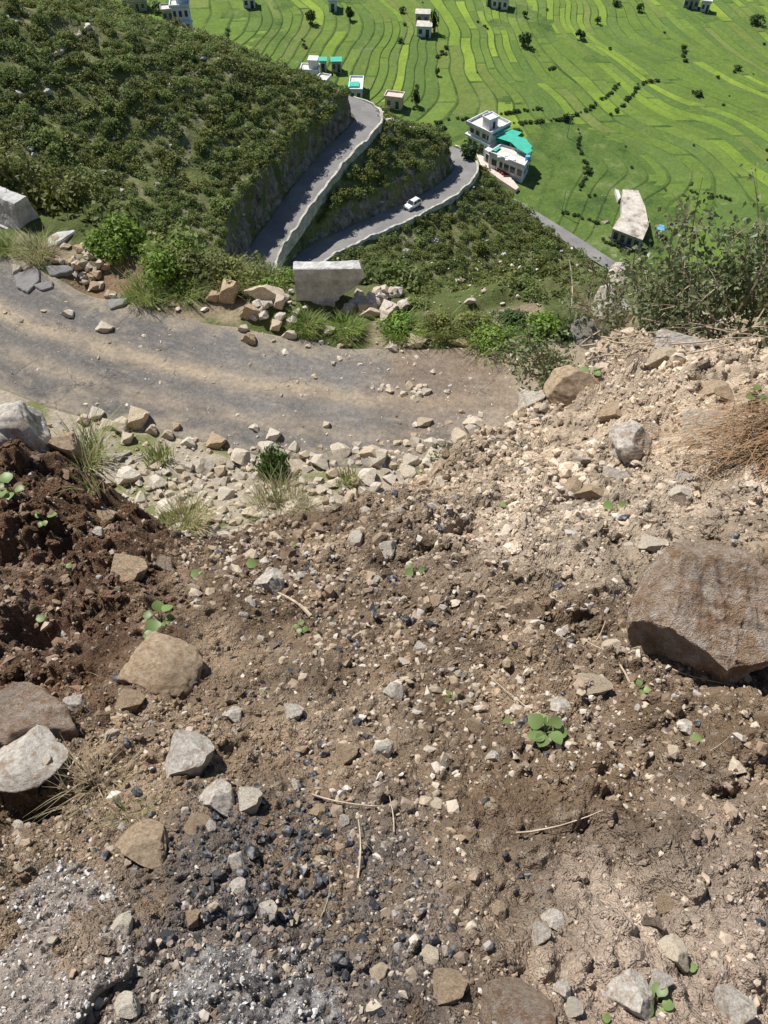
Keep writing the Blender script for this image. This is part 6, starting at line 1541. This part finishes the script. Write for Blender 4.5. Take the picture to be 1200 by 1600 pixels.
def tree(px, py, w, h, label, group=None, name='field_tree'):
    if label is None: label = rel_label('hedge bush' if 'hedge b' in group else 'lone field bush', px, py, FMARKS)
    p = hit(far_z, px, py + h * .45, 180 if px < 570 else 80, 420); s = depth_of(p) / FPX; r = w * s * .6; hh = h * s * .62
    o = empty(name, p); tag(o, label, 'tree' if name == 'field_tree' else 'bush', group)
    c = link('crown', TREE[_vi[0] % 4], None, o); _vi[0] += 1; c.scale = (r, r, hh); c.location = (0, 0, hh * .35); c.rotation_euler = (0, 0, px)
    c = link('trunk', TRUNK, None, o); c.scale = (hh, hh, hh); return o
for a, b, w, h, l in [
    (818, 58, 22, 30, 'largest round tree in the fields right of centre'), (906, 51, 17, 22, 'dark tree in the upper fields, second of the pair right of the largest'),
    (933, 30, 10, 15, 'small tree higher up and right of the dark tree'), (998, 10, 13, 18, 'tree near the top edge left of the right-hand houses'),
    (962, 3, 16, 12, 'tree cut by the top edge above the dark tree'), (819, 20, 9, 14, 'small tree right of the white house at the top edge'),
    (1152, 104, 13, 10, 'low round tree at the right in the fields'), (1180, 28, 26, 18, 'spreading tree near the top right corner'),
    (485, 23, 18, 28, 'dark tree near the top edge left of the narrow house'), (547, 18, 14, 30, 'tall dark tree right of the narrow grey roofed house'),
    (678, 30, 14, 46, 'tall tree standing right of the blue fronted house'), (628, 14, 12, 12, 'small tree left of the cottages in the upper fields'),
    (625, 62, 10, 10, 'low tree left of the blue fronted house'), (683, 110, 8, 18, 'slim dark tree above the white building'),
    (885, 182, 15, 16, 'round dark tree on the hedge line right of the white building'), (808, 203, 18, 14, 'tree behind the turquoise roof'),
    (665, 205, 12, 16, 'dark tree at the left end of the hedge above the lower hairpin'), (689, 200, 18, 20, 'bushy tree on the hedge above the lower hairpin'),
    (735, 232, 34, 34, 'large tree in front of the left end of the white building'), (752, 226, 20, 18, 'rounded tree left of the white building forecourt'),
    (1090, 145, 14, 12, 'shrubby tree on the terrace edge at the right'), (918, 262, 16, 16, 'dark thicket in the rough grass right of the white building'),
    (1068, 73, 10, 12, 'small dark tree in the upper right fields'), (650, 150, 14, 34, 'column of dark bushes on the terrace edge left of the white building'),
    (250, 10, 26, 18, 'dark trees behind the low white roofed outhouse'), (380, 100, 10, 8, 'tiny bush in the left fields'), (512, 135, 10, 16, 'bush between the annexe and the long narrow house')]:
    tree(a, b, w, h, l)
HEDGES = [[(640, 198), (700, 186), (740, 184), (800, 190)], [(800, 192), (840, 188), (880, 184), (915, 172), (940, 155), (960, 137), (968, 130)], [(955, 178), (975, 160), (990, 142), (1000, 128), (1035, 125)],
          [(775, 180), (800, 173), (845, 168)], [(850, 108), (872, 104)], [(1068, 72), (1068, 88), (1072, 102)], [(648, 120), (652, 150), (645, 175)], [(905, 200), (905, 230), (918, 260), (905, 300), (930, 305)],
          [(1070, 298), (1100, 300), (1140, 310)], [(985, 395), (940, 372)], [(880, 330), (900, 335), (935, 348)], [(1080, 140), (1100, 152)], [(700, 70), (680, 90), (700, 80)], [(740, 30), (760, 45)], [(470, 60), (480, 75)], [(355, 40), (358, 60)]]
for h_ in HEDGES:
    for (a, b), (c_, d_) in zip(h_[:-1], h_[1:]):
        n = max(1, int(math.hypot(c_ - a, d_ - b) / 3.4))
        for i in range(n):
            t_ = (i + gr.random()) / n
            if gr.random() < .25: continue
            w = gr.uniform(4, 8.5); tree(a + (c_ - a) * t_ + gr.uniform(-2, 2), b + (d_ - b) * t_ + gr.uniform(-2, 2), w, w * .8, None, 'hedge bushes between the fields', 'hedge_bush')
for _ in range(38):
    a = gr.uniform(340, 1200); b = gr.uniform(0, 330)
    if b > (a - 600) * .6 + 60 and a < 980: continue
    w = gr.uniform(3, 7); tree(a, b, w, w * .9, None, 'lone bushes dotted over the fields', 'hedge_bush')

# tumbled pale field wall high on the hillside
for k in range(22):
    t_ = k / 21.0; a = 150 - 70 * t_ + gr.uniform(-2, 2); b = 30 + 62 * t_ + gr.uniform(-2, 2); p = hit(far_z, a, b, 60, 320)
    tag(put_rock('wall_stone', stone_mesh(gr.randrange(14), 'stone', 3), p, gr.uniform(.4, .8), gr.uniform(.4, .7), gr.uniform(.4, .7), gr.uniform(0, 6)), 'pale stone in the tumbled wall high on the left hillside', 'stone', 'tumbled wall on the left hillside')
